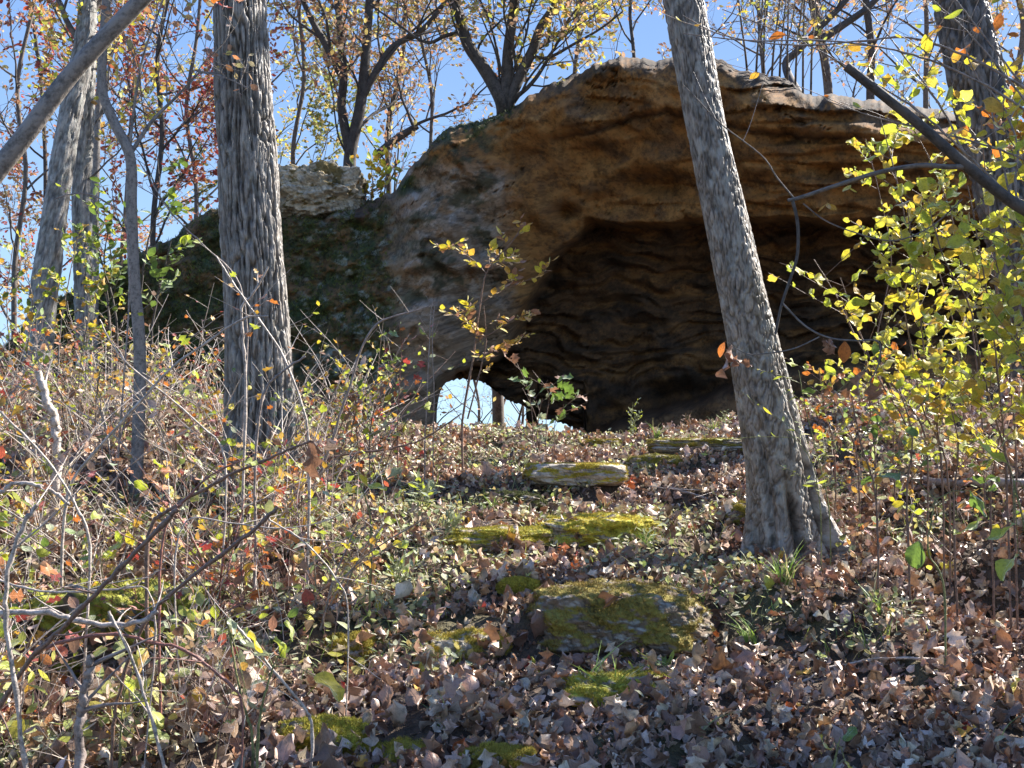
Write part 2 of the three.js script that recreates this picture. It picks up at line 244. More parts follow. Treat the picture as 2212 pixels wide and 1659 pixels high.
function rockAt(px, py, top) { // depth of the face and its stone colour
  const wx = px + 26 * fbm2(px * 0.008, py * 0.008, 3), wy = py + 22 * fbm2(px * 0.007 + 31, py * 0.009, 3);
  const cave = sstep(-10, 26, px - pillarEdge(py + 8 * N2(px * 0.02, py * 0.02))) * sstep(-6, 12, py - ledgeLine(px) - 5 * N2(px * 0.012, 5.5));
  const ridge = sstep(905, 800, wx);                      // the mossy shoulder running off to one side
  const face = 1 - ridge;
  // -- depth
  let up = 17.35 + Math.max(0, py - top - 60) * 0.0062 * sstep(880, 1250, px) - 0.5 * sstep(1150, 880, px) * face + 0.3 * sstep(1700, 2300, px);
  up += 0.5 * fbm2(wx * 0.0038 + 5, wy * 0.0058, 2) + 0.05 * fbm2(wx * 0.014, wy * 0.018, 2);
  const cr = py - crackLine(px) - 4 * N2(px * 0.03, 1.5), inCr = sstep(1170, 1260, px) * sstep(1920, 1800, px);
  up += inCr * (0.28 * Math.exp(-Math.pow(cr / 7, 2)) + 0.22 * sstep(0, 14, cr) * Math.exp(-Math.max(0, cr) / 90));
  up += 0.75 * Math.exp(-(Math.pow((px - 1425) / 75, 2) + Math.pow((py - 398) / 26, 2))) + 0.55 * Math.exp(-(Math.pow((px - 1217) / 22, 2) + Math.pow((py - 458) / 16, 2)));
  const lines = 0.5 + 0.5 * Math.sin(py * 0.13 + 5 * fbm2(px * 0.004, py * 0.01, 3) + 0.02 * (px - 1400) * 0.4);
  up += sstep(330, 440, py) * sstep(1120, 1300, px) * 0.06 * (lines - 0.5);
  up += sstep(1580, 1700, px) * 0.16 * (sstep(0.35, 0.7, fbm2(px * 0.003, py * 0.018, 3) + 0.5) - 0.5);
  const bu = (py + 26 * fbm2(px * 0.003, py * 0.004, 2) - 0.05 * px) / 52, su = bu - Math.floor(bu), au = sstep(0.0, 0.7, N2(px * 0.0035 + 40, Math.floor(bu) * 5.3)) * sstep(1180, 1320, px); up += 0.20 * au * (0.5 - su) + 0.26 * sstep(1560, 1700, px) * (0.5 - su) * sstep(-0.4, 0.4, N2(px * 0.005, Math.floor(bu) * 2.9));
  const ck = Math.abs(fbm2(wx * 0.0036 + 91, wy * 0.0065, 4)), crk = sstep(0.014, 0.0, ck) * sstep(0.0, 0.4, N2(px * 0.004, py * 0.004 + 7)); up += 0.14 * crk;
  const pit = Math.max(0, fbm2(wx * 0.016 + 9, wy * 0.02, 2) - 0.18) * sstep(1180, 1080, px) * face; up += pit * 0.3;
  up -= 0.35 * sstep(800, 830, py + 12 * N2(px * 0.02, 1)) * sstep(960, 900, px) * face;                                                    // foot of the pillar
  up += 0.3 * sstep(575, 600, py + 6 * N2(px * 0.02, 7)) * sstep(660, 640, py) * sstep(860, 900, px) * sstep(1120, 1060, px);
  const dome = 18.1 - (py - top) * 0.0062 + 0.42 * fbm2(px * 0.007, py * 0.009, 4) + 0.06 * fbm2(px * 0.04, py * 0.05, 3);
  let d = lerp(up, dome, ridge);
  const sw = fbm2(px * 0.0032 + 8, py * 0.004, 3), bend = (px - 1420) * (py > 760 ? 0.10 : 0.02) * sstep(740, 800, py);
  const layer = fbm2(px * 0.0026 + 2, (py + 40 * sw - bend) * 0.034, 4);
  const fine = N2(px * 0.006, (py + 46 * sw - bend) * 0.16);
  let deep = 20.9 + 0.5 * sstep(480, 620, py) + 0.55 * fbm2(px * 0.005 + 70, py * 0.007, 3) + 0.20 * layer + 0.014 * fine;
  const bed = (py + 60 * sw - bend * 1.3 + 10 * N2(px * 0.01, 8.8)) / 34 + 0.6 * N2(px * 0.0018, 3.1), saw = bed - Math.floor(bed), bedAmp = 0.05 + 0.16 * sstep(-0.2, 0.6, N2(px * 0.004 + 5, Math.floor(bed) * 3.7)); deep += bedAmp * (0.5 - saw) * 1.4;
  deep += 0.7 * Math.exp(-(Math.pow((px - 1460) / 150, 2) + Math.pow((py - 858) / 26, 2)));
  const bl = sstep(-6, 16, py - lowBoulder(px) - 6 * N2(px * 0.012, 4)); deep = lerp(deep, 19.6 - 0.004 * (py - lowBoulder(px)) + 0.2 * fbm2(px * 0.01, py * 0.013, 2) + 0.02 * fine, bl);
  d = lerp(d, deep, cave);
  const t = clamp((py - top) / (26 + 14 * N2(px * 0.02, 6.6))); d += 0.05 * fbm2(px * 0.05, py * 0.08, 3) * (1 - t) + 0.9 * (1 - Math.sqrt(1 - Math.pow(1 - t, 2)));
  // -- colour
  const mot = fbm2(wx * 0.012, wy * 0.014, 4), fineN = fbm2(px * 0.06, py * 0.06, 3);
  let c = [0.27, 0.128, 0.036];
  const mix = (o, k) => { k = clamp(k); c = [lerp(c[0], o[0], k), lerp(c[1], o[1], k), lerp(c[2], o[2], k)]; };
  mix([0.17, 0.088, 0.034], sstep(-0.05, 0.4, mot) * 0.8);
  mix([0.32, 0.17, 0.055], sstep(0.0, 0.4, fbm2(wx * 0.006 + 60, wy * 0.014, 3)) * 0.7);
  mix([0.055, 0.045, 0.035], sstep(46, 10, py - top + 34 * fineN + 30 * mot) * sstep(1120, 1220, px) * 0.9);         // black lichen under the brow
  mix([0.10, 0.065, 0.04], sstep(0.18, 0.4, fbm2(wx * 0.008 + 15, wy * 0.010, 4)) * 0.6 * sstep(1150, 1250, px));
  mix([0.05, 0.035, 0.025], inCr * Math.exp(-Math.pow(cr / 5, 2)) * 0.8);
  const pale = sstep(1130, 1060, wx) * sstep(330, 385, wy) * face;
  mix([0.25, 0.185, 0.13], pale * (0.55 + 0.45 * sstep(-0.4, 0.0, mot)));
  mix([0.35, 0.30, 0.255], pale * sstep(0.02, 0.30, fbm2(px * 0.03 + 7, py * 0.04, 4)) * 0.7);
  mix([0.045, 0.05, 0.026], sstep(1120, 1040, wx) * face * sstep(-0.02, 0.34, fbm2(wx * 0.008 + 77, wy * 0.014 + 3, 5) + 0.45 * fineN) * sstep(720, 640, py) * 0.85);
  mix([0.30, 0.20, 0.12], sstep(640, 700, wy) * sstep(1130, 1080, wx) * face * 0.7);
  const moss = Math.max(ridge * (0.75 + 0.5 * fineN + 0.5 * mot), sstep(26, 4, py - top + 20 * fineN) * sstep(1150, 1110, px) * sstep(880, 950, px), sstep(0.1, 0.3, mot) * sstep(1100, 1000, px) * sstep(70, 20, py - top) * face);
  mix([0.036 + 0.02 * fineN, 0.046 + 0.03 * mot, 0.014], moss);
  mix([0.11, 0.07, 0.045], ridge * sstep(45, 10, py - top + 30 * mot) * sstep(660, 760, px));
  mix([0.24, 0.25, 0.19], ridge * sstep(560, 760, px) * sstep(0.20, 0.30, fbm2(px * 0.02 + 3, py * 0.022 + 50, 4)) * 0.85);
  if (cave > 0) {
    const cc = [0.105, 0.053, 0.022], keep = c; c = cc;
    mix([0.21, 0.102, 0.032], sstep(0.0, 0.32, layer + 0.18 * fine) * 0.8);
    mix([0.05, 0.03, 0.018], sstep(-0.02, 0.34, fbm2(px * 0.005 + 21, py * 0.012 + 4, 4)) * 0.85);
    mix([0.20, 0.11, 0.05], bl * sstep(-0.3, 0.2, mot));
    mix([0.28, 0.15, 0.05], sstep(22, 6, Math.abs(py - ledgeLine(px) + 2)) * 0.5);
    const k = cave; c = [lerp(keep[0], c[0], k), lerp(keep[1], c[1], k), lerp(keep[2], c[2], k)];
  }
  const grit = 1 + 0.22 * fineN;
  return { d, c: [c[0] * grit, c[1] * grit, c[2] * grit], moss: moss * (1 - cave) };
}
const rockTop = (px, back = 0.5) => { const t = topOf(px), r = rockAt(px, t + 36, t); return at(px, t, r.d + back); };
const archMoss = [];
{
  const X0 = -480, X1 = 2680, STEP = 4, COLS = Math.round((X1 - X0) / STEP), ROWS = 250, BROWS = 36;
  const p = [], c = [], uv = [], idx = [], r = rng(77), tmp = V(0, 0, 0);
  for (let i = 0; i <= COLS; i++) {
    const px = X0 + i * STEP, top = topOf(px), bot = Math.max(816, bottomEdge(px) + (bottomEdge(px) < 1000 ? 3 * N2(px * 0.09, 1) : 0));
    for (let j = 0; j <= ROWS; j++) {
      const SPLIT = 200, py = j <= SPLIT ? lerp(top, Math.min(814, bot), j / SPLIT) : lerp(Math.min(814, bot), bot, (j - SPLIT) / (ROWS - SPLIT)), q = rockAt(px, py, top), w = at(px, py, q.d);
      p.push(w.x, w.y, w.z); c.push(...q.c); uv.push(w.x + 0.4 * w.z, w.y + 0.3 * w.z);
      if (q.moss > 0.55 && py < 760 && px > 0 && px < 1180 && r() < 0.30) archMoss.push({ w, k: q.moss });
    }
    for (let j = 0; j <= BROWS; j++) { // the far side
      const t = j / BROWS, py = t < 0.7 ? lerp(top, Math.min(814, bot), t / 0.7) : lerp(Math.min(814, bot), bot, (t - 0.7) / 0.3), q = rockAt(px, py, top), thick = (0.8 + 3.2 * Math.pow(Math.sin(Math.PI * Math.min(0.5, t * 0.9 + 0.02)), 0.6)) * (px < 880 ? 0.75 : 1), w = at(px, py, Math.max(q.d + 0.5, 18.3 + thick + 0.4 * fbm2(px * 0.01, py * 0.01 + 90, 3)));
      p.push(w.x, w.y, w.z); c.push(...q.c); uv.push(w.x + 0.4 * w.z, w.y + 0.3 * w.z);
    }
  }
  const w = ROWS + 1 + BROWS + 1, quad = (a, b, e, f) => idx.push(a, b, e, b, f, e);
  for (let i = 0; i < COLS; i++) {
    for (let j = 0; j < ROWS; j++) quad(i * w + j, i * w + j + 1, (i + 1) * w + j, (i + 1) * w + j + 1);
    for (let j = 0; j < BROWS; j++) quad((i + 1) * w + ROWS + 1 + j, (i + 1) * w + ROWS + 2 + j, i * w + ROWS + 1 + j, i * w + ROWS + 2 + j);
    quad(i * w + ROWS + 1, i * w, (i + 1) * w + ROWS + 1, (i + 1) * w);
    quad(i * w + ROWS, i * w + ROWS + 1 + BROWS, (i + 1) * w + ROWS, (i + 1) * w + ROWS + 1 + BROWS);
  }
  const g = new THREE.BufferGeometry(); g.setAttribute('position', new THREE.Float32BufferAttribute(p, 3)); g.setAttribute('uv', new THREE.Float32BufferAttribute(uv, 2)); g.setAttribute('color', new THREE.Float32BufferAttribute(c, 3)); g.setIndex(idx); g.computeVertexNormals();
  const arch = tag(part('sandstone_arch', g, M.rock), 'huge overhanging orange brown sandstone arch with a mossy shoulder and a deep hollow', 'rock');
  const list = archMoss.slice(0, 26000).map(({ w }) => ({ p: w, q: leafTurn(r, 1.0), s: 0.05 + 0.06 * r(), c: vary(r, pick(r, [[0.045, 0.058, 0.014], [0.075, 0.09, 0.018], [0.035, 0.04, 0.013], [0.12, 0.13, 0.022]]), 0.4) }));
  scatter('moss', mossTuft(), M.moss, list, arch, 'stuff');
}
function mossTuft() { const p = [], n = 5; for (let k = 0; k < n; k++) { const a = k / n * 6.283, x = Math.cos(a), y = Math.sin(a); p.push(x * 0.05, y * 0.05, 0, -y * 0.14 + x * 0.1, x * 0.14 + y * 0.1, 0.04, x * 0.5, y * 0.5, 0.5 + 0.12 * (k % 3)); } const g = new THREE.BufferGeometry(); g.setAttribute('position', new THREE.Float32BufferAttribute(p, 3)); g.setAttribute('uv', new THREE.Float32BufferAttribute(new Float32Array(p.length / 3 * 2), 2)); g.computeVertexNormals(); return g; }

// ---------------------------------------------------------------- stones: path slabs, boulders
const ICO = new Map();
function icoGeo(detail) { if (!ICO.has(detail)) { const g = new THREE.IcosahedronGeometry(1, detail); ICO.set(detail, g); } return ICO.get(detail); }
function stone(name, label, pos, size, turn, { seed = 1, box = 0.35, rough = 0.16, moss = 0.5, color = [0.30, 0.25, 0.19], mossC = [0.34, 0.31, 0.045], detail = 26, tuft = 1, tip = 0, group, mat = M.stone, layers = 0 } = {}) {
  const src = icoGeo(detail).attributes.position, n = src.count, p = new Float32Array(n * 3), c = new Float32Array(n * 3), uv = new Float32Array(n * 2), r = rng(seed * 131 + 7), list = [];
  const v = V(0, 0, 0), o = seed * 13.7, eu = new THREE.Euler(tip, turn, 0, 'YXZ'), q = new THREE.Quaternion().setFromEuler(eu);
  for (let i = 0; i < n; i++) {
    v.fromBufferAttribute(src, i);
    const m = Math.max(Math.abs(v.x), Math.abs(v.y), Math.abs(v.z)), k = lerp(1, 1 / m, box), a = V(v.x, v.y, v.z).multiplyScalar(Math.min(k, 1.35));
    let f = 1 + rough * 2.0 * fbm3(v.x * 1.3 + o, v.y * 1.3, v.z * 1.3, 3) + rough * 0.6 * fbm3(v.x * 5 + o, v.y * 5, v.z * 5, 3) + rough * 0.25 * N3(v.x * 22 + o, v.y * 22, v.z * 22);
    if (layers) f += layers * (sstep(-0.1, 0.1, N2(o, v.y * 9 + 0.6 * N3(v.x * 2, v.y, v.z * 2))) - 0.5);
    a.multiply(V(size[0] / 2, size[1] / 2, size[2] / 2)).multiplyScalar(f);
    p.set([a.x, a.y, a.z], i * 3); uv.set([a.x + a.y * 0.5, a.z + a.y * 0.8], i * 2);
    const mn = fbm3(v.x * 2.1 + o, v.y * 2.1 + 9, v.z * 2.1, 4), fine = fbm3(v.x * 9 + o, v.y * 9, v.z * 9, 3), k2 = moss > 0 ? sstep(0.08, -0.04, mn * 1.3 + 0.5 * fine - (moss - 0.62) * 0.8 - 0.30 * v.y + 0.06) : 0, g = 1 + 0.5 * fine + 0.25 * fbm3(v.x * 3 - o, v.y * 3, v.z * 3, 2);
    const lich = sstep(0.16, 0.26, fbm3(v.x * 6 + o + 30, v.y * 6, v.z * 6, 3)) * 0.6;
    for (let e = 0; e < 3; e++) c[i * 3 + e] = lerp(lerp(color[e] * g, [0.42, 0.41, 0.36][e], lich), mossC[e] * (0.55 + 0.5 * g), k2);
    if (k2 > 0.6 && v.y > -0.35 && tuft) list.push(a.clone());
  }
  const g = new THREE.BufferGeometry(); g.setAttribute('position', new THREE.BufferAttribute(p, 3)); g.setAttribute('uv', new THREE.BufferAttribute(uv, 2)); g.setAttribute('color', new THREE.BufferAttribute(c, 3));
  const idx = weld(g); idx.computeVertexNormals();
  const m = part(name, idx, mat); m.position.copy(pos); m.quaternion.copy(q); tag(m, label, 'rock', group);
  if (list.length && tuft) { const many = []; mossC = [mossC[0] * 1.0, mossC[1] * 0.88, mossC[2] * 0.9]; const per = Math.min(3, 9000 / list.length); for (const a of list) for (let k = 0; k < per; k++) { if (per < 1 && r() > per) break; many.push({ p: a.clone().add(V((r() - 0.5) * 0.03, (r() - 0.5) * 0.01, (r() - 0.5) * 0.03)), q: leafTurn(r, 0.9), s: (0.008 + 0.014 * r()) * tuft, c: vary(r, mossC, 0.45) }); } scatter('moss', mossTuft(), M.moss, many, m, 'stuff'); }
  return m;
}
function weld(g) { const p = g.attributes.position, map = new Map(), idx = [], keep = []; for (let i = 0; i < p.count; i++) { const k = Math.round(p.getX(i) * 1e5) + ',' + Math.round(p.getY(i) * 1e5) + ',' + Math.round(p.getZ(i) * 1e5); if (!map.has(k)) { map.set(k, keep.length); keep.push(i); } idx.push(map.get(k)); } const o = new THREE.BufferGeometry(); for (const [n, s] of [['position', 3], ['uv', 2], ['color', 3]]) { const a = g.attributes[n].array, b = new Float32Array(keep.length * s); keep.forEach((i, j) => { for (let e = 0; e < s; e++) b[j * s + e] = a[i * s + e]; }); o.setAttribute(n, new THREE.BufferAttribute(b, s)); } o.setIndex(idx); return o; }
const pathStones = 'stones on the path';
const pathRocks = []; // [x, z, radius] so that litter keeps off them
function pathStone(px, py, wU, hU, opts) { // centre of the visible stone, its width and height in the picture
  const h = hit(px, py + hU * 0.3), w = wU * S * h.d, ht = Math.max(0.10, hU * S * h.d * (opts.tall ?? 1)), deep = w * (opts.deep ?? 0.6);
  const m = stone(opts.name ?? 'path_stone', opts.label, V(h.x, h.y + ht * ((opts.lift ?? 0.05) - 0.02), h.z - deep * 0.25), [w, ht * 1.35, deep], opts.turn ?? 0, opts);
  pathRocks.push([h.x, h.z - deep * 0.25, w / 2, deep / 2, opts.cover ?? 0.12, h.y + ht * 0.6]); return m;
}
pathStone(1340, 1345, 400, 120, { seed: 3, label: 'big dark mossy boulder lying across the middle of the path', box: 0.3, rough: 0.10, moss: 0.52, color: [0.17, 0.12, 0.08], mossC: [0.24, 0.19, 0.035], deep: 0.75, tall: 1.15, lift: 0.15, turn: -0.12, detail: 40, cover: 0.05 });
pathStone(1000, 1392, 190, 78, { seed: 5, label: 'flat tan stone with yellow moss beside the dark boulder', moss: 0.48, color: [0.34, 0.28, 0.20], mossC: [0.40, 0.35, 0.05], deep: 0.8, lift: -0.1, turn: 0.3, box: 0.6 });
pathStone(755, 1400, 120, 60, { seed: 8, label: 'small dark stone half buried left of the flat tan stone', moss: 0.35, color: [0.22, 0.17, 0.13], deep: 0.8, lift: 0.0 });
pathStone(1345, 1500, 290, 90, { seed: 11, label: 'low mossy stone with grass just below the dark boulder', moss: 0.75, color: [0.26, 0.21, 0.15], mossC: [0.34, 0.33, 0.04], deep: 0.6, lift: 0.0, turn: 0.2, cover: 0.06 });
pathStone(1300, 1143, 250, 60, { seed: 14, label: 'bright yellow moss covered stone in the middle of the slope', moss: 0.8, color: [0.36, 0.28, 0.19], mossC: [0.50, 0.44, 0.05], deep: 0.8, lift: 0.1, turn: -0.1, cover: 0.04 });
pathStone(1090, 1160, 240, 40, { seed: 16, label: 'thin mossy stone edge running down from the bright yellow stone', moss: 0.75, color: [0.28, 0.22, 0.15], mossC: [0.40, 0.38, 0.05], deep: 0.4, turn: 0.35, lift: 0.1, cover: 0.06 });
pathStone(1245, 1018, 210, 36, { seed: 18, label: 'broad flat pale slab with moss near the crest of the path', moss: 0.36, color: [0.46, 0.38, 0.30], mossC: [0.46, 0.40, 0.05], deep: 1.0, box: 0.85, rough: 0.05, lift: 0.1, turn: 0.06, cover: 0.03 });
pathStone(1110, 1085, 120, 34, { seed: 20, label: 'dark rounded stone below the broad pale slab', moss: 0.55, color: [0.13, 0.10, 0.075], mossC: [0.10, 0.12, 0.03], deep: 0.7, lift: 0.2 });
pathStone(1510, 965, 200, 26, { seed: 22, label: 'weathered slab on the crest beside the leaning trunk', moss: 0.45, color: [0.36, 0.29, 0.22], mossC: [0.34, 0.31, 0.05], deep: 0.7, box: 0.8, rough: 0.06, lift: 0.3, layers: 0.06 });
pathStone(1300, 962, 80, 22, { seed: 24, label: 'short dark stone block on the crest', moss: 0.3, color: [0.22, 0.17, 0.12], deep: 0.6, box: 0.8, lift: 0.2 });
pathStone(1420, 1000, 120, 30, { seed: 25, label: 'mossy stone hump between the pale slab and the crest slab', moss: 0.65, color: [0.28, 0.22, 0.16], mossC: [0.26, 0.25, 0.04], deep: 0.6, lift: 0.2 });
pathStone(690, 1590, 190, 90, { seed: 27, label: 'moss covered stone at the near edge left of the leaf path', moss: 0.9, mossC: [0.36, 0.35, 0.04], deep: 0.7, lift: -0.1 , cover: 0.08 });
pathStone(860, 1648, 230, 60, { seed: 29, label: 'low yellow mossy stone at the very bottom of the picture', moss: 0.85, mossC: [0.42, 0.38, 0.05], deep: 0.7, lift: 0.05, cover: 0.05 });
pathStone(1075, 1655, 150, 40, { seed: 31, label: 'small bare stone at the bottom edge beside the yellow mossy stone', moss: 0.3, color: [0.30, 0.22, 0.16], deep: 0.7, lift: 0.05 });
pathStone(1120, 1275, 90, 26, { seed: 33, label: 'little moss hump among leaves above the flat tan stone', moss: 0.9, mossC: [0.44, 0.40, 0.05], deep: 0.7, lift: 0.1, cover: 0.04 });
pathStone(1640, 1110, 110, 60, { seed: 35, label: 'dark stone at the foot of the leaning trunk', moss: 0.3, color: [0.14, 0.10, 0.08], deep: 0.7, lift: 0.05 });
pathStone(235, 1385, 330, 170, { seed: 37, name: 'boulder', label: 'big dark boulder with a mossy top under the thicket branches', moss: 0.62, color: [0.12, 0.085, 0.06], mossC: [0.30, 0.30, 0.04], deep: 0.9, tall: 1.0, lift: 0.25, turn: 0.35, box: 0.7, detail: 34, cover: 0.03 });
stone('boulder', 'pale weathered sandstone boulder on the ridge behind the thick furrowed trunk', at(693, 424, 18.6), [175 * S * 19.5 * 1.05, 110 * S * 19.5, 1.3], 0.15, { seed: 41, box: 0.4, rough: 0.15, moss: 0.3, mossC: [0.20, 0.15, 0.06], color: [0.50, 0.42, 0.31], detail: 40, tuft: 0, mat: M.rock });

// ---------------------------------------------------------------- trees
function barkTube(path, radii, { sides = 72, furrow = 0.02, freq = 9, stretch = 0.22, seed = 1, base = [0.2, 0.18, 0.16], high = [0.34, 0.31, 0.28], low = [0.07, 0.058, 0.05], lichen = 0, lichenC = [0.42, 0.44, 0.40], flare = 0, flareH = 0.6, lobes = 5, shape } = {}, off) { // a trunk with real furrows
  const n = path.length, mb = new MB(off), T = V(0, 0, 0), N = V(0, 0, 0), B = V(0, 0, 0), o = seed * 19.3; let prev = null, len = 0;
  for (let i = 0; i < n; i++) {
    T.copy(path[Math.min(n - 1, i + 1)]).sub(path[Math.max(0, i - 1)]).normalize();
    if (!prev) { N.set(1, 0, 0); N.addScaledVector(T, -N.dot(T)).normalize(); } else N.copy(prev).addScaledVector(T, -prev.dot(T)).normalize();
    prev = N.clone(); B.crossVectors(N, T); if (i) len += path[i].distanceTo(path[i - 1]);
    const R = radii[i];
    for (let s = 0; s <= sides; s++) {
      const a = (s / sides) * Math.PI * 2, cx = Math.cos(a), sx = Math.sin(a), X = cx * R * freq + o, Z = sx * R * freq, Y = len * freq * stretch;
      const wob = N3(X * 0.3, Y * 0.5, Z * 0.3) * 0.6, rid = Math.abs(N3(X + wob, Y + wob, Z)), rid2 = Math.abs(N3(X * 2.3 + 7, Y * 2.6, Z * 2.3)), plate = N3(X * 0.8, Y * 3.2, Z * 0.8);
      let h = sstep(0.0, 0.42, rid) * 0.75 + sstep(0, 0.4, rid2) * 0.25 - 0.12 * sstep(0.35, 0.5, plate);
      const fl = flare * Math.exp(-len / flareH) * (0.75 + 0.5 * Math.cos(a * lobes + seed)), r = R + fl + furrow * (h - 0.6) + R * 0.06 * N3(cx * 1.2 + o, len * 0.9, sx * 1.2) + (shape ? shape(a, len) : 0);
      const li = lichen * sstep(0.05, 0.24, fbm3(cx * R * 9 + o, len * 8, sx * R * 9, 4)), k = clamp(h), tone = 0.85 + 0.4 * fbm3(X * 0.6, len * 3, Z * 0.6, 2);
      const col = [0, 1, 2].map((e) => lerp((k < 0.5 ? lerp(low[e], base[e], k * 2) : lerp(base[e], high[e], k * 2 - 1)) * tone, lichenC[e], li));
      mb.vert(path[i].x + (N.x * cx + B.x * sx) * r, path[i].y + (N.y * cx + B.y * sx) * r, path[i].z + (N.z * cx + B.z * sx) * r, 0, 1, 0, s / sides * 6.283 * radii[0], len, col);
    }
  }
  const w = sides + 1;
  for (let i = 0; i < n - 1; i++) for (let s = 0; s < sides; s++) { const a = i * w + s; mb.i.push(a, a + w, a + 1, a + 1, a + w, a + w + 1); }
  const g = mb.geo(); g.computeVertexNormals();
  const nn = g.attributes.normal; for (let i = 0; i < n; i++) { const a = i * w, b = a + sides, v = V(nn.getX(a) + nn.getX(b), nn.getY(a) + nn.getY(b), nn.getZ(a) + nn.getZ(b)).normalize(); nn.setXYZ(a, v.x, v.y, v.z); nn.setXYZ(b, v.x, v.y, v.z); }
  return g;
}
// a bough with its side branches and twigs; gathers where leaves hang
function bough(mb, r, start, dir, len, rad, level, sites, o = {}) {
  const n = level > 1 ? 9 : 5, pts = [start.clone()], d = dir.clone().normalize(), lift = o.lift ?? 0.05, wig = o.wig ?? 0.22;
  for (let i = 1; i <= n; i++) { d.x += (r() - 0.5) * wig * 2; d.y += (r() - 0.5) * wig * 2 + lift; d.z += (r() - 0.5) * wig * 2; d.normalize(); pts.push(pts[i - 1].clone().addScaledVector(d, len / n)); }
  const tip = Math.max(0.0022, rad * (level > 1 ? 0.3 : 0.35)), fine = rad > 0.03 ? spline(pts, n * 2) : pts;
  mb.tube(fine, taper(fine.length, rad, tip), rad > 0.03 ? 8 : rad > 0.01 ? 5 : 3, rad > 0.03);
  if (level <= 0) { for (let i = 1; i <= n; i++) sites.push({ p: pts[i], d: pts[i].clone().sub(pts[i - 1]).normalize() }); return; }
  const kids = Math.max(2, Math.round((o.kids ?? 5) * (level > 1 ? 1 : 0.9) * (0.8 + 0.4 * r())));
  for (let k = 0; k < kids; k++) {
    const t = lerp(o.from ?? 0.25, 1, (k + r() * 0.9) / kids), f = t * n, i = Math.min(n - 1, Math.floor(f)), q = pts[i].clone().lerp(pts[i + 1], f - i), along = pts[i + 1].clone().sub(pts[i]).normalize();
    const side = V(r() - 0.5, r() - 0.5, r() - 0.5).cross(along).normalize(), ang = 0.5 + 0.6 * r(), kd = along.multiplyScalar(Math.cos(ang)).addScaledVector(side, Math.sin(ang)), kl = len * (0.34 + 0.3 * r()) * (1.15 - 0.45 * t);
    bough(mb, r, q, kd, kl, Math.max(0.0028, lerp(rad, tip, t) * (0.45 + 0.2 * r())), level - 1, sites, { ...o, from: 0.2 });
  }
}
const PAL = {
  oak: [[0.55, 0.39, 0.24], [0.48, 0.30, 0.18], [0.55, 0.42, 0.12], [0.36, 0.22, 0.13], [0.58, 0.48, 0.10]],
  yellow: [[0.62, 0.52, 0.06], [0.52, 0.50, 0.07], [0.58, 0.38, 0.07], [0.40, 0.42, 0.08], [0.48, 0.28, 0.08]],
  red: [[0.42, 0.09, 0.05], [0.50, 0.16, 0.06], [0.35, 0.06, 0.05], [0.46, 0.24, 0.09]],
  pine: [[0.24, 0.30, 0.09], [0.36, 0.38, 0.12], [0.48, 0.45, 0.15], [0.50, 0.36, 0.12]],
  green: [[0.10, 0.17, 0.035], [0.16, 0.24, 0.05], [0.24, 0.27, 0.05]],
  rust: [[0.50, 0.30, 0.18], [0.44, 0.24, 0.14], [0.54, 0.38, 0.18], [0.56, 0.45, 0.16], [0.50, 0.22, 0.10]],
};
function hang(r, sites, share, size, pal, droop = 0.5) {
  const out = [];
  for (const s of sites) { let k = share; while (k > 0) { if (r() < k) { const d = s.d.clone().add(V(r() - 0.5, -droop * r() * 1.6, r() - 0.5).multiplyScalar(1.6)).normalize(); out.push({ p: s.p.clone().add(V(r() - 0.5, r() - 0.5, r() - 0.5).multiplyScalar(0.05)), q: leafTowards(r, d, 1.4), s: size * (0.65 + 0.7 * r()), c: vary(r, pick(r, pal), 0.25) }); } k -= 1; } }
  return out;
}
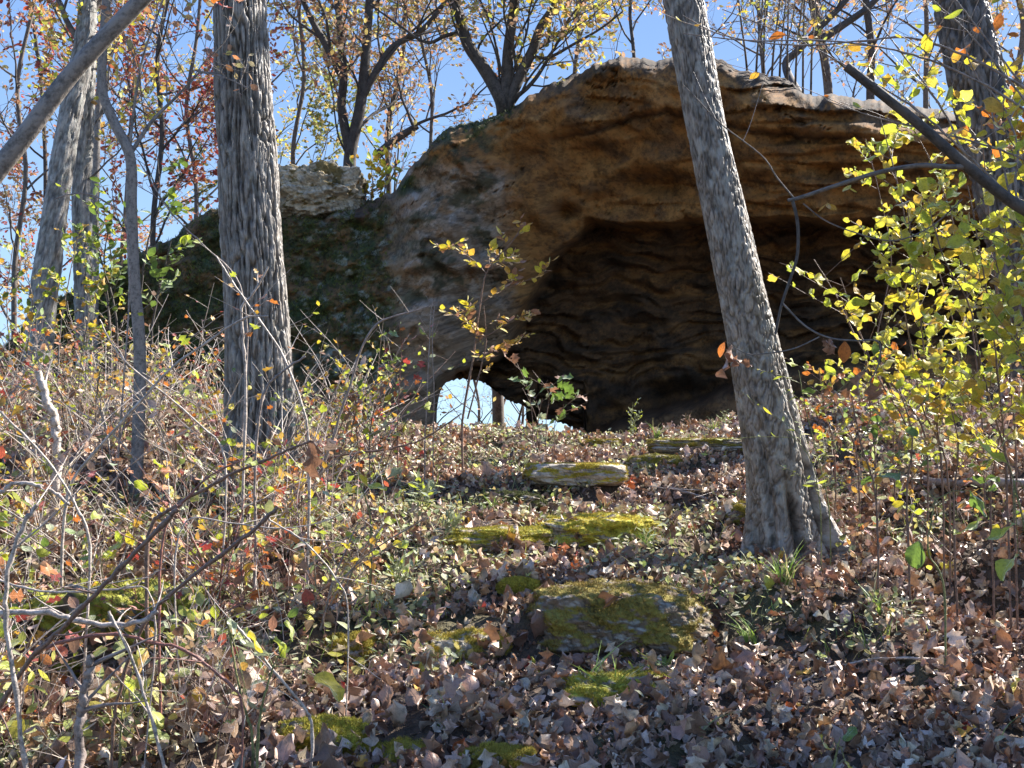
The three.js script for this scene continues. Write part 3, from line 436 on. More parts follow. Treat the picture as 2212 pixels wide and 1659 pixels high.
/* trunks: list of { pts, r0, r1, mat? }; boughs: list of { from, dir, len, rad, level } */
function tree(name, label, seed, { trunks, boughs = [], auto = 0, autoLen = 2.5, autoRad = 0.05, autoFrom = 0.35, level = 2, leaf = 1, size = 0.1, pal = PAL.oak, shape = 'oval', mat = M.branch, bark, o = {}, group = 'trees of the ridge', droop, category = 'tree', out }) {
  const r = rng(seed * 977 + 5), base = trunks[0].pts[0].clone(), t = thing(name, label, category, base, group), sites = [];
  for (const k of trunks) {
    const fine = spline(k.pts, k.n ?? 40), rad = k.rad ? fine.map((_, i) => k.rad(i / (fine.length - 1))) : taper(fine.length, k.r0, k.r1);
    if (k.bark) part('trunk', barkTube(fine, rad, k.bark, base), M.bark, t);
    else { const mb = new MB(base); mb.tube(fine, rad, 10); mb.build('trunk', k.mat ?? mat, t); }
    const cnt = k.auto ?? auto;
    for (let i = 0; i < cnt; i++) {
      const f = lerp(k.autoFrom ?? autoFrom, 1, (i + r() * 0.8) / cnt), j = Math.min(fine.length - 2, Math.floor(f * (fine.length - 1))), along = fine[j + 1].clone().sub(fine[j]).normalize(), az = i * 2.4 + r(), side = V(Math.cos(az), 0.1 + 0.4 * r(), Math.sin(az)).normalize();
      if (k.toward) side.add(k.toward).normalize();
      const mb = new MB(base), up = 0.35 + 0.5 * r();
      bough(mb, r, fine[j], along.multiplyScalar(up).addScaledVector(side, 1 - up * 0.4).normalize(), autoLen * (0.7 + 0.6 * r()) * (1.2 - 0.5 * f), Math.max(0.008, Math.min(rad[j] * 0.55, autoRad * (0.7 + 0.6 * r()))), level, sites, o);
      mb.build('limb', k.mat ?? mat, t);
    }
  }
  for (const b of boughs) { const mb = new MB(base); if (b.pts) { const f = spline(b.pts, 20); mb.tube(f, taper(f.length, b.rad, b.rad * 0.4), 8); for (let i = 5; i < f.length; i += 3) bough(mb, r, f[i], V(r() - 0.5, r() * 0.7, r() - 0.5), (b.len ?? 1.2) * (0.6 + r()), b.rad * 0.3, b.level ?? 1, sites, o); } else bough(mb, r, b.from, b.dir, b.len, b.rad, b.level ?? level, sites, o); mb.build('limb', b.mat ?? mat, t); }
  const leaves = hang(r, sites, leaf, size, pal, droop);
  if (leaves.length) { for (const l of leaves) l.p.sub(base); scatter('leaves', L.small[shape === 'round' ? 1 : 0], M.leafTint, leaves, t, 'stuff'); }
  return t;
}
const down = (p, y) => V(p.x, y, p.z);

// thick furrowed trunk on the left
{
  const d = 8.6, b = hit(560, 1070), pts = [V(at(565, 900, d).x, groundY(at(565, 900, d).x, -d) - 0.25, -d), at(563, 900, d), at(552, 640, d), at(533, 330, d), at(518, 0, d), at(505, -350, d), at(498, -900, d * 1.03), at(505, -1700, d * 1.05)];
  tree('oak_tree', 'thick upright grey trunk with deeply furrowed bark behind the thicket', 1, {
    trunks: [{ pts, n: 560, rad: (t) => lerp(0.285, 0.17, Math.min(1, t * 1.3)) * (1 - 0.35 * sstep(0.7, 1, t)), auto: 7, autoFrom: 0.75, bark: { sides: 260, furrow: 0.036, freq: 19, stretch: 0.10, seed: 2, base: [0.20, 0.168, 0.14], high: [0.38, 0.335, 0.295], low: [0.07, 0.055, 0.045], lichen: 0.35, lichenC: [0.36, 0.36, 0.33], flare: 0.16, flareH: 0.35 } }],
    autoLen: 2.2, autoRad: 0.07, leaf: 0.4, size: 0.11, pal: PAL.rust, group: null });
}
// leaning trunk on the right
const LEAN = { d: 7.1 };
{
  const h = hit(1705, 1190); LEAN.d = h.d; const d = h.d;
  const pts = [at(1722, 1235, d), at(1706, 1150, d), at(1680, 1000, d), at(1640, 800, d), at(1600, 620, d), at(1538, 330, d), at(1476, 0, d), at(1420, -350, d), at(1360, -900, d * 1.02), at(1330, -1600, d * 1.05)];
  const U = S * d;
  tree('leaning_tree', 'leaning grey brown trunk with lichen patches and a hollow cleft at its foot', 2, {
    trunks: [{ pts, n: 460, rad: (t) => U * lerp(83, 41, Math.pow(Math.min(1, t * 1.75), 0.75)) * (1 - 0.4 * sstep(0.65, 1, t)), auto: 7, autoFrom: 0.74, bark: { sides: 220, furrow: 0.011, freq: 24, stretch: 0.42, seed: 5, base: [0.215, 0.17, 0.135], high: [0.36, 0.305, 0.26], low: [0.10, 0.075, 0.058], lichen: 0.85, lichenC: [0.36, 0.335, 0.30], flare: 0.17, flareH: 0.32, lobes: 4, shape: (a, l) => -0.17 * Math.exp(-Math.pow((a - 1.62) / 0.15, 2)) * sstep(0.72, 0.35, l) - 0.09 * Math.exp(-Math.pow((a - 0.75) / 0.10, 2)) * sstep(1.5, 0.5, l) - 0.05 * Math.exp(-Math.pow((a - 2.25) / 0.12, 2)) * sstep(1.2, 0.4, l) } }],
    autoLen: 2.2, autoRad: 0.06, leaf: 0.3, size: 0.1, pal: PAL.yellow, group: null });
}
// dark trunk at the upper right
{
  const d = 12, f = at(2260, 760, d), pts = [V(f.x + 0.25, groundY(f.x + 0.25, -d) - 0.2, -d), f, at(2190, 480, d), at(2130, 250, d), at(2085, 60, d), at(2050, -120, d), at(1990, -500, d), at(1950, -1100, d)];
  tree('oak_tree', 'dark rough barked trunk rising behind the yellow shrubs', 3, {
    trunks: [{ pts, n: 260, rad: (t) => lerp(0.37, 0.20, t), auto: 5, autoFrom: 0.84, bark: { sides: 110, furrow: 0.045, freq: 11, stretch: 0.3, seed: 8, base: [0.12, 0.10, 0.088], high: [0.24, 0.21, 0.19], low: [0.035, 0.028, 0.024], flare: 0.1 } }],
    autoLen: 2.2, autoRad: 0.07, leaf: 0.4, size: 0.12, pal: PAL.oak, group: null, mat: M.branchDark });
}
// smooth grey pole leaning across the top left corner
{
  const d = 4.0, pts = [V(-3.1, groundY(-3.1, -d) - 0.15, -d), at(-230, 690, d), at(-60, 440, d), at(60, 285, d), at(150, 165, d), at(300, 5, d), at(520, -220, d), at(700, -520, d * 1.02)];
  tree('leaning_sapling', 'smooth pale grey pole leaning diagonally across the upper corner', 4, { trunks: [{ pts, n: 90, r0: 21 * S * d * 1.15, r1: 14 * S * d, auto: 4, autoFrom: 0.88 }], autoLen: 1.2, autoRad: 0.02, leaf: 0.3, size: 0.08, mat: M.pole, group: null });
}
// slim forked tree left of the thick trunk
{
  const d = 8.0, f = at(302, 760, d), pts = [V(f.x, groundY(f.x, f.z) - 0.1, f.z), f, at(290, 600, d), at(284, 450, d), at(280, 335, d), at(245, 262, d), at(222, 200, d), at(222, 110, d), at(230, 0, d), at(240, -200, d), at(235, -420, d)];
  const b2 = [at(280, 335, d), at(330, 260, d * 1.01), at(380, 210, d * 1.02), at(432, 155, d * 1.03)], b3 = [at(279, 333, d), at(290, 230, d), at(310, 120, d), at(345, 20, d), at(380, -80, d)];
  tree('slim_tree', 'slim pale forked tree standing left of the thick furrowed trunk', 5, { trunks: [{ pts, n: 80, r0: 14 * S * d, r1: 8 * S * d, auto: 3, autoFrom: 0.75 }], boughs: [{ pts: b2, rad: 5 * S * d, len: 0.7 }, { pts: b3, rad: 3.6 * S * d, len: 0.7 }, { pts: [at(430, 155, d * 1.03), at(480, 165, d), at(535, 190, d * 0.97)], rad: 2.6 * S * d, len: 0.3 }], autoLen: 1.2, autoRad: 0.02, leaf: 0.35, size: 0.07, pal: PAL.rust, mat: M.pole, group: null });
}
// two close trunks at the far left with climbing leaves
{
  const d = 14, f = at(88, 700, d), a = [V(f.x - 0.05, groundY(f.x, f.z) - 0.3, f.z), f, at(110, 520, d), at(128, 400, d), at(150, 260, d), at(172, 150, d), at(186, 60, d), at(192, -60, d), at(200, -300, d)];
  const g = at(185, 700, d + 0.8), b = [V(g.x + 0.1, groundY(g.x, g.z) - 0.3, g.z), g, at(180, 560, d + 0.8), at(177, 400, d + 0.8), at(184, 240, d + 0.8), at(190, 100, d + 0.8), at(188, -60, d + 0.8), at(180, -320, d + 0.8)];
  const bk = { sides: 60, furrow: 0.02, freq: 14, stretch: 0.2, base: [0.24, 0.22, 0.2], high: [0.42, 0.39, 0.36], low: [0.08, 0.07, 0.06], lichen: 0.4 };
  tree('twin_trunk_tree', 'pale rough trunk curving up at the far left edge', 6, { trunks: [{ pts: a, n: 150, rad: (t) => S * d * lerp(30, 15, t), bark: { ...bk, seed: 3 }, auto: 6 }], autoLen: 2.2, autoRad: 0.04, autoFrom: 0.6, leaf: 0.7, size: 0.1, pal: PAL.red, group: null });
  tree('twin_trunk_tree', 'straight pale trunk wrapped in yellow green leaves beside the curving one', 7, { trunks: [{ pts: b, n: 150, rad: (t) => S * d * lerp(24, 16, t), bark: { ...bk, seed: 4 }, auto: 14 }], autoLen: 1.3, autoRad: 0.02, autoFrom: 0.42, leaf: 1.0, size: 0.09, pal: PAL.yellow, group: null });
  const e = at(205, 620, 17); tree('slim_tree', 'thin pale stem close behind the twin trunks', 71, { trunks: [{ pts: [V(e.x, groundY(e.x, -17) - 0.2, -17), e, at(207, 380, 17), at(212, 250, 17), at(220, 80, 17), at(214, -200, 17)], n: 50, r0: 9 * S * 17, r1: 6 * S * 17, auto: 7 }], autoLen: 1.6, autoRad: 0.03, autoFrom: 0.55, leaf: 0.7, size: 0.09, pal: PAL.red, mat: M.pole, group: null });
}
// the tree growing on top of the arch
{
  const b = rockTop(1088, 1.0).add(V(0, -0.35, 0)), d = -b.z, P = (x, y, k = 0) => at(x, y, d + k);
  tree('oak_tree', 'dark three stemmed oak with golden leaves growing on top of the arch', 8, {
    trunks: [{ pts: [b, P(1086, 225), P(1065, 180), P(1040, 140), P(1010, 95), P(997, 50), P(982, 0), P(970, -80), P(960, -220)], r0: 17 * S * d, r1: 8 * S * d, n: 40, auto: 6 }, { pts: [b, P(1090, 225), P(1095, 165), P(1098, 110), P(1104, 60), P(1112, 0), P(1115, -90), P(1112, -240)], r0: 15 * S * d, r1: 8 * S * d, n: 40, auto: 7 }, { pts: [b, P(1100, 222), P(1125, 160), P(1150, 110), P(1168, 60), P(1200, 10), P(1222, -50), P(1240, -200)], r0: 14 * S * d, r1: 7 * S * d, n: 40, auto: 6 }],
    boughs: [{ pts: [P(990, 70), P(960, 78), P(930, 92), P(905, 85), P(870, 60), P(800, 10)], rad: 5 * S * d, len: 1.2 }, { pts: [P(1145, 120), P(1180, 125), P(1240, 95), P(1300, 60), P(1345, 25)], rad: 4.5 * S * d, len: 1.3 }, { pts: [P(1080, 200), P(1075, 130), P(1050, 60), P(1015, -20)], rad: 3 * S * d, len: 1.0 }],
    autoLen: 1.9, autoRad: 0.035, autoFrom: 0.1, leaf: 1.1, size: 0.105, pal: [...PAL.yellow, ...PAL.oak], o: { kids: 6 }, mat: M.branchDark, group: null });
}
// branching tree behind the pale boulder
{
  const d = 23, P = (x, y, k = 0) => at(x, y, d + k), b = P(758, 440);
  tree('oak_tree', 'dark forked oak with brown leaves behind the pale boulder', 9, {
    trunks: [{ pts: [V(b.x, groundY(b.x, -d) - 0.3, -d), b, P(756, 340), P(778, 230), P(790, 120), P(798, 0), P(805, -200)], r0: 17 * S * d, r1: 7 * S * d, n: 50, auto: 7 }, { pts: [P(758, 340), P(738, 230), P(742, 170), P(735, 60), P(720, -80), P(700, -260)], r0: 11 * S * d, r1: 6 * S * d, auto: 7 }, { pts: [P(780, 215), P(815, 150), P(850, 100), P(905, 70), P(950, 20), P(1000, -60)], r0: 9 * S * d, r1: 4 * S * d, auto: 6 }, { pts: [P(742, 170), P(700, 90), P(672, 40), P(640, -40), P(610, -160)], r0: 9 * S * d, r1: 4 * S * d, auto: 6 }, { pts: [P(810, 340), P(850, 305), P(880, 285), P(902, 272)], r0: 10 * S * d, r1: 7 * S * d, auto: 2 }],
    autoLen: 2.2, autoRad: 0.035, autoFrom: 0.12, leaf: 1.0, size: 0.105, pal: PAL.rust, o: { kids: 6 }, mat: M.branchDark, group: null });
}
// trees of the ridge behind the arch: [x, where the trunk meets the arch or thicket, depth, radius, x at the top, palette, leaf share, size]
const BG = [
  [330, 640, 21, 10, 370, 'red', 0.9, 'dark slender tree with red leaves behind the slim forked tree'], [420, 560, 26, 8, 400, 'red', 1.0, 'red leaved tree between the slim tree and the thick trunk'], [30, 760, 22, 9, 60, 'rust', 0.9, 'rusty leaved tree at the far left edge of the wood'], [120, 700, 28, 8, 20, 'red', 1.0, 'red and orange leaved tree in the top left corner'], [255, 640, 30, 7, 300, 'rust', 1.0, 'thin rusty tree far behind the twin trunks'], [640, 470, 27, 8, 650, 'pine', 2.6, 'soft yellow green pine beside the thick furrowed trunk'], [840, 420, 29, 9, 880, 'rust', 0.9, 'thin brown leaved tree left of the arch'], [930, 330, 25, 6, 900, 'oak', 0.9, 'slender sapling with pale brown leaves at the end of the mossy brow'], [1240, 180, 27, 7, 1290, 'oak', 0.8, 'thin oak behind the top of the arch'], [1370, 130, 24, 6, 1350, 'rust', 0.6, 'small bent bare tree on the crown of the arch'], [1650, 170, 24.5, 7, 1640, 'rust', 0.5, 'slim bare tree right of the leaning trunk'], [1790, 205, 25, 15, 1700, 'rust', 0.5, 'leaning dark tree with bare boughs above the arch'], [1880, 215, 24.5, 14, 1850, 'oak', 0.7, 'grey tree behind the broken branch'], [2000, 240, 26, 9, 2010, 'oak', 0.9, 'golden brown tree left of the dark rough trunk'], [2190, 300, 25, 12, 2210, 'oak', 1.2, 'orange brown tree at the far right edge'], [560, 460, 33, 7, 590, 'yellow', 1.0, 'pale yellow tree far behind the thick trunk'], [1480, 130, 30, 6, 1440, 'oak', 0.8, 'fine twigged oak half hidden by the leaning trunk'],
];
BG.forEach(([x0, y0, d, rad, x1, pal, leaf, label], i) => {
  const f = at(x0, y0, d), r = rng(500 + i), P = (t) => at(lerp(x0, x1, t) + (r() - 0.5) * 60 * Math.min(1, t * 2), lerp(y0, -520, t), d), pts = [V(f.x, Math.min(f.y - 0.5, groundY(f.x, -d) - 0.2), f.z), f, P(0.15), P(0.3), P(0.45), P(0.62), P(0.8), P(1)];
  tree('ridge_tree', label, 40 + i, { trunks: [{ pts, n: 50, r0: rad * 0.72 * S * d, r1: rad * S * d * 0.3, auto: 17 }], autoLen: 2.5, autoRad: 0.03, autoFrom: 0.12, leaf: leaf * (pal === 'red' ? 2.1 : 1.35), size: 0.10, o: { kids: 6, wig: 0.26 }, pal: PAL[pal], mat: i % 3 ? M.branch : M.branchDark, group: 'trees of the ridge' });
});
// the slanting bare boughs at the top right, over the arch
{
  const d = 20, P = (x, y) => at(x, y, d);
  const b = rockTop(1740, 0.9).add(V(0, -0.25, 0));
  tree('bare_tree', 'crooked dark bare tree reaching up from the brow of the arch', 60, { trunks: [{ pts: [b, P(1700, 130), P(1722, 112), P(1760, 70), P(1810, 20), P(1860, -40)], r0: 9 * S * d, r1: 6 * S * d, auto: 5 }, { pts: [P(1775, 85), P(1820, 55), P(1870, 20), P(1920, -30)], r0: 9 * S * d, r1: 6 * S * d, auto: 4 }], autoLen: 1.5, autoRad: 0.025, leaf: 0.2, size: 0.1, pal: PAL.rust, mat: M.branchDark, group: null, o: { lift: 0.1 } });
  for (let i = 0; i < 9; i++) { const x = 1615 + i * 17, r = rng(900 + i), q = rockTop(x, 0.6 + r() * 0.8).add(V(0, -0.15, 0)), dd = -q.z, e = (r() - 0.5) * 90; tree('bare_sapling', ['first', 'second', 'third', 'fourth', 'fifth', 'sixth', 'seventh', 'eighth', 'ninth'][i] + ' bare sapling from the leaning trunk in the clump on the brow', 620 + i, { trunks: [{ pts: [q, at(x + e * 0.2, 110, dd), at(x + e * 0.6, 30, dd), at(x + e, -60, dd), at(x + e * 1.3, -200, dd)], r0: 2.6 * S * dd, r1: 1.2 * S * dd, n: 20, auto: 7 }], autoLen: 0.9, autoRad: 0.008, autoFrom: 0.1, level: 1, leaf: 0.25, size: 0.09, pal: PAL.yellow, mat: M.branch, group: 'clump of bare saplings on the arch', o: { lift: 0.16 } }); }
}
// seen through the opening under the arch: a trunk and twigs beyond
{
  const d = 25, P = (x, y) => at(x, y, d), b = P(1078, 1000);
  tree('oak_tree', 'grey trunk seen through the opening under the arch', 64, { trunks: [{ pts: [V(b.x, groundY(b.x, -d) - 0.3, -d), b, P(1076, 880), P(1074, 800), P(1070, 600), P(1075, 430)], r0: 15 * S * d, r1: 10 * S * d, n: 30, auto: 10 }], autoLen: 2.6, autoRad: 0.03, autoFrom: 0.2, leaf: 0.1, size: 0.1, pal: PAL.rust, group: null });
  for (let i = 0; i < 3; i++) { const x = 930 + i * 95, q = at(x, 1000, 27 + i); tree('bare_sapling', ['leftmost', 'middle', 'rightmost'][i] + ' of three thin bare saplings seen through the opening', 650 + i, { trunks: [{ pts: [V(q.x, groundY(q.x, q.z) - 0.2, q.z), q, at(x + 10, 880, 27 + i), at(x - 8, 780, 27 + i), at(x, 640, 27 + i)], r0: 0.05, r1: 0.02, n: 20, auto: 14 }], autoLen: 1.6, autoRad: 0.016, autoFrom: 0.1, leaf: 0.05, size: 0.09, group: 'saplings beyond the opening' }); }
}
// a tree beside the frame on the right, whose crown shades the near slope
{ const x = 7.9, d = 7.3, g = groundY(x, -d); tree('tall_tree', 'small dense tree on the bank just outside the picture beyond the yellow shrubs', 81, { trunks: [{ pts: [V(x, g - 0.2, -d), V(x + 0.1, g + 2, -d), V(x - 0.1, g + 4, -d + 0.1), V(x, g + 4.9, -d), V(x + 0.1, g + 5.6, -d)], r0: 0.14, r1: 0.04, n: 40, auto: 18 }], autoLen: 1.35, autoRad: 0.03, autoFrom: 0.5, leaf: 4, size: 0.14, pal: PAL.oak, group: null }); }

// ---------------------------------------------------------------- the floor of fallen leaves
const blocked = (x, z, r) => { for (const [a, b, w, d, keep] of pathRocks) { const q = Math.pow((x - a) / w, 2) + Math.pow((z - b) / d, 2); if (q < 0.72) return r() > keep; } return false; };
const rockLift = (x, z) => { let y = -9; for (const [a, b, w, d, , top] of pathRocks) { const q = Math.pow((x - a) / w, 2) + Math.pow((z - b) / d, 2); if (q < 0.72) y = Math.max(y, top); } return y; };
const greenness = (x, d) => sstep(-0.05, 0.25, fbm2(x * 0.55 + 12, d * 0.55, 3) + 0.42 * Math.exp(-(Math.pow((x + 0.9) / 1.0, 2) + Math.pow((d - 8) / 3.4, 2))) + 0.32 * Math.exp(-(Math.pow((x + 0.3) / 1.6, 2) + Math.pow((d - 11.5) / 1.6, 2))) - 0.12 - 0.4 * sstep(5.8, 4.6, d) * sstep(-1.3, -0.5, x));
const LITTER = [[0.60, 0.44, 0.32], [0.50, 0.33, 0.22], [0.68, 0.55, 0.43], [0.31, 0.175, 0.11], [0.22, 0.115, 0.07], [0.50, 0.34, 0.235], [0.44, 0.21, 0.10], [0.34, 0.20, 0.13]];
{
  const r = rng(4242), groups = [...L.dry, ...L.dryOak, ...L.dryMaple].map(() => []), small = [[], []];
  let singles = 0;
  const place = (x, d, big) => {
    const z = -d; if (blocked(x, z, r)) return null;
    const top = rockLift(x, z), heap = Math.abs(r() + r() - 1) * 0.055;
    const lump = 0.5 + 0.5 * N2(x * 2.2 + 9, d * 2.2);
    return { p: V(x, Math.max(groundY(x, z), top > -5 ? top : -9) + heap * (0.4 + lump) + 0.008, z), q: leafTurn(r, 0.25 + 0.75 * r()), s: (0.048 + 0.068 * Math.pow(r(), 1.4)) * (big ?? 1), c: vary(r, pick(r, LITTER), 0.3) };
  };
  for (let k = 0; k < 74000; k++) {
    const d = lerp(2.9, 14.4, Math.pow(r(), 0.8)), x = (r() - 0.5) * 2 * (0.52 * d + 0.9), g = greenness(x, d); if (r() < g * 0.45) continue;
    const pile = N2(x * 0.9 + 31, d * 0.9) + 0.5 * N2(x * 2.6, d * 2.6 + 5); if (r() < sstep(-0.1, -0.9, pile) * 0.8) continue;
    const l = place(x, d, r() < 0.05 ? 1.5 + 0.4 * r() : 0.75 + 0.5 * r()); if (!l) continue;
    if (pile < -0.1 && r() < 0.6) l.c = l.c.map((v) => v * 0.62);
    if (r() < 0.02) l.c = vary(r, pick(r, [[0.55, 0.16, 0.04], [0.60, 0.34, 0.05], [0.45, 0.07, 0.05], [0.56, 0.50, 0.06]]), 0.2);
    pick(r, groups).push(l);
  }
  const geos = [...L.dry, ...L.dryOak, ...L.dryMaple];
  geos.forEach((g, i) => tag(scatter('leaf_litter', g, M.litterTint, groups[i], scene, 'stuff'), ['curled dry oval leaves thick on the forest floor', 'rolled dry oval leaves thick on the forest floor', 'cupped round dry leaves thick on the forest floor', 'tightly rolled dry leaves thick on the forest floor', 'arched round dry leaves thick on the forest floor', 'twisted dry leaves thick on the forest floor', 'curled lobed oak leaves thick on the forest floor', 'arched lobed oak leaves thick on the forest floor', 'rolled lobed oak leaves thick on the forest floor', 'curled broad maple leaves thick on the forest floor', 'arched broad maple leaves thick on the forest floor'][i], 'leaf litter'));
  // the largest ones in view, one by one
  const shapes = [['oval', L.dry], ['lobed oak', L.dryOak], ['broad maple', L.dryMaple]], tones = ['tan', 'brown', 'pale pinkish', 'dark brown', 'rust orange'];
  while (singles < 240) {
    const d = lerp(3.1, 5.6, Math.pow(r(), 0.9)), x = lerp(-0.50, 0.50, r()) * d + 0.1, l = place(x, d, 1.25); if (!l) continue;
    const [kind, list] = pick(r, [shapes[0], shapes[0], shapes[1], shapes[2]]), t = Math.floor(r() * 5), m = part('fallen_leaf', pick(r, list), M.litter[t]);
    l.p.y += 0.02; m.position.copy(l.p); m.quaternion.copy(l.q); m.scale.setScalar(l.s);
    tag(m, `curled ${tones[t]} dry ${kind} leaf on the near litter ${x < -0.9 ? 'beside the brush' : x < 0.25 ? 'left of the dark boulder' : x < 1.1 ? 'before the dark boulder' : 'right of the dark boulder'}`, 'leaf', 'fallen leaves on the near path'); singles++;
  }
}
// low green plants and grass between the leaves
{
  const r = rng(777), a = [], b = [], blades = [];
  for (let k = 0; k < 56000; k++) {
    const d = lerp(3.2, 14, r()), x = (r() - 0.5) * 2 * (0.5 * d + 0.6), g = greenness(x, d); if (r() > g) continue; if (blocked(x, -d, r)) continue;
    const y = groundY(x, -d), c = vary(r, pick(r, [[0.36, 0.38, 0.17], [0.44, 0.44, 0.26], [0.24, 0.29, 0.08], [0.50, 0.46, 0.14], [0.44, 0.33, 0.13], [0.33, 0.35, 0.13]]), 0.3);
    if (r() < 0.62) { const stemTop = V(x, y + 0.03 + 0.09 * r(), -d); (r() < 0.5 ? a : b).push({ p: stemTop, q: leafTurn(r, 0.7), s: 0.025 + 0.035 * r(), c }); }
    else blades.push({ p: V(x, y, -d), q: new THREE.Quaternion().setFromEuler(new THREE.Euler((r() - 0.5) * 0.9, r() * 6.28, (r() - 0.5) * 0.9)), s: 1, sv: V(1, 0.07 + 0.13 * r(), 0.10), c: vary(r, pick(r, [[0.22, 0.28, 0.06], [0.34, 0.34, 0.10], [0.42, 0.36, 0.18], [0.16, 0.24, 0.05]]), 0.3) });
  }
  tag(scatter('ground_cover', L.small[0], M.leafTint, a, scene, 'stuff'), 'small pointed green leaves growing low among the litter', 'ground cover');
  tag(scatter('ground_cover', L.small[1], M.leafTint, b, scene, 'stuff'), 'small round green leaves growing low among the litter', 'ground cover');
  tag(scatter('grass', blade(), M.grass, blades, scene, 'stuff'), 'thin blades of grass among the fallen leaves', 'grass');
}
function blade() { const p = [], idx = [], n = 5; for (let i = 0; i <= n; i++) { const t = i / n, w = 0.004 * (1 - t * 0.92), z = 0.9 * t * t; p.push(-w, t - 0.25 * t * t, z, w, t - 0.25 * t * t, z); } for (let i = 0; i < n; i++) idx.push(i * 2, i * 2 + 1, i * 2 + 2, i * 2 + 1, i * 2 + 3, i * 2 + 2); const g = new THREE.BufferGeometry(); g.setAttribute('position', new THREE.Float32BufferAttribute(p, 3)); g.setAttribute('uv', new THREE.Float32BufferAttribute(new Float32Array(p.length / 3 * 2), 2)); g.setIndex(idx); g.computeVertexNormals(); return g; }
const BLADE = blade();
const grassM = [[0.17, 0.28, 0.04], [0.26, 0.36, 0.06], [0.40, 0.36, 0.17]].map((c) => new THREE.MeshPhysicalMaterial({ color: rgb(c), roughness: 1, transmission: 0.4, thickness: 0, clearcoat: 0.4, clearcoatRoughness: 0.35, side: THREE.DoubleSide }));
function grassTuft(label, px, py, n, h, seed, dry = 0.2) {
  const g = hit(px, py), r = rng(seed), t = thing('grass_tuft', label, 'grass tuft', V(g.x, groundY(g.x, g.z) - 0.005, g.z));
  for (let i = 0; i < n; i++) { const m = part('blade', BLADE, r() < dry ? grassM[2] : grassM[r() < 0.5 ? 0 : 1], t); m.rotation.set((r() - 0.5) * 0.7, r() * 6.283, (r() - 0.5) * 0.7); m.position.set((r() - 0.5) * 0.06, 0, (r() - 0.5) * 0.06); const k = h * (0.5 + 0.7 * r()); m.scale.set(1.1 + r(), k, k * (0.5 + 0.8 * r())); }
}
grassTuft('arching green grass tuft just below the leaning trunk', 1695, 1270, 46, 0.26, 1); grassTuft('bright green grass at the right foot of the leaning trunk', 1755, 1130, 34, 0.22, 2, 0.1); grassTuft('tall single grass sprout in front of the dark boulder', 1265, 1495, 9, 0.24, 3, 0); grassTuft('drooping grass over the low mossy stone', 1320, 1520, 40, 0.20, 4, 0.5); grassTuft('grass tuft beside the bright yellow mossy stone', 1300, 1110, 34, 0.15, 5, 0.3); grassTuft('dark grass tuft left of the bright yellow mossy stone', 1060, 1110, 30, 0.15, 6, 0.1); grassTuft('green grass on the crest left of the leaning trunk', 1545, 938, 40, 0.22, 7, 0.1); grassTuft('green grass on the crest below the hollow', 1420, 946, 30, 0.2, 8, 0.2); grassTuft('grass on the crest beside the opening', 1250, 935, 36, 0.2, 9, 0.2); grassTuft('grass tuft under the moss of the bright yellow stone', 1400, 1180, 30, 0.13, 10, 0.3); grassTuft('grass tuft in the shade right of the dark boulder', 1620, 1390, 26, 0.18, 11, 0.2); grassTuft('thin grass tuft in the near litter at the right', 1500, 1600, 16, 0.15, 12, 0.2); grassTuft('thin grass at the lower edge beside the mossy stones', 960, 1580, 14, 0.13, 13, 0.3); grassTuft('grass beside the small half buried stone', 830, 1440, 22, 0.14, 14, 0.2); grassTuft('spiky grass tuft among the thicket stems', 560, 1480, 24, 0.22, 15, 0.4); grassTuft('grass tuft at the shaded right side of the slope', 1890, 1330, 26, 0.2, 16, 0.2);

// ---------------------------------------------------------------- shrubs, sticks and seedlings
const MATS = { yellow: M.yellow, lime: M.lime, gold: M.gold, orange: M.orange, red: M.red, green: M.green, grey: M.greyGreen, brown: M.brown, tan: M.tan };
function leafOn(t, r, p, dir, size, geos, mat, roll = 0.8) { const m = part('leaf', pick(r, geos), mat, t); m.position.copy(p).sub(t.position); leafTowards(r, dir, roll, m.quaternion); m.scale.setScalar(size); return m; }
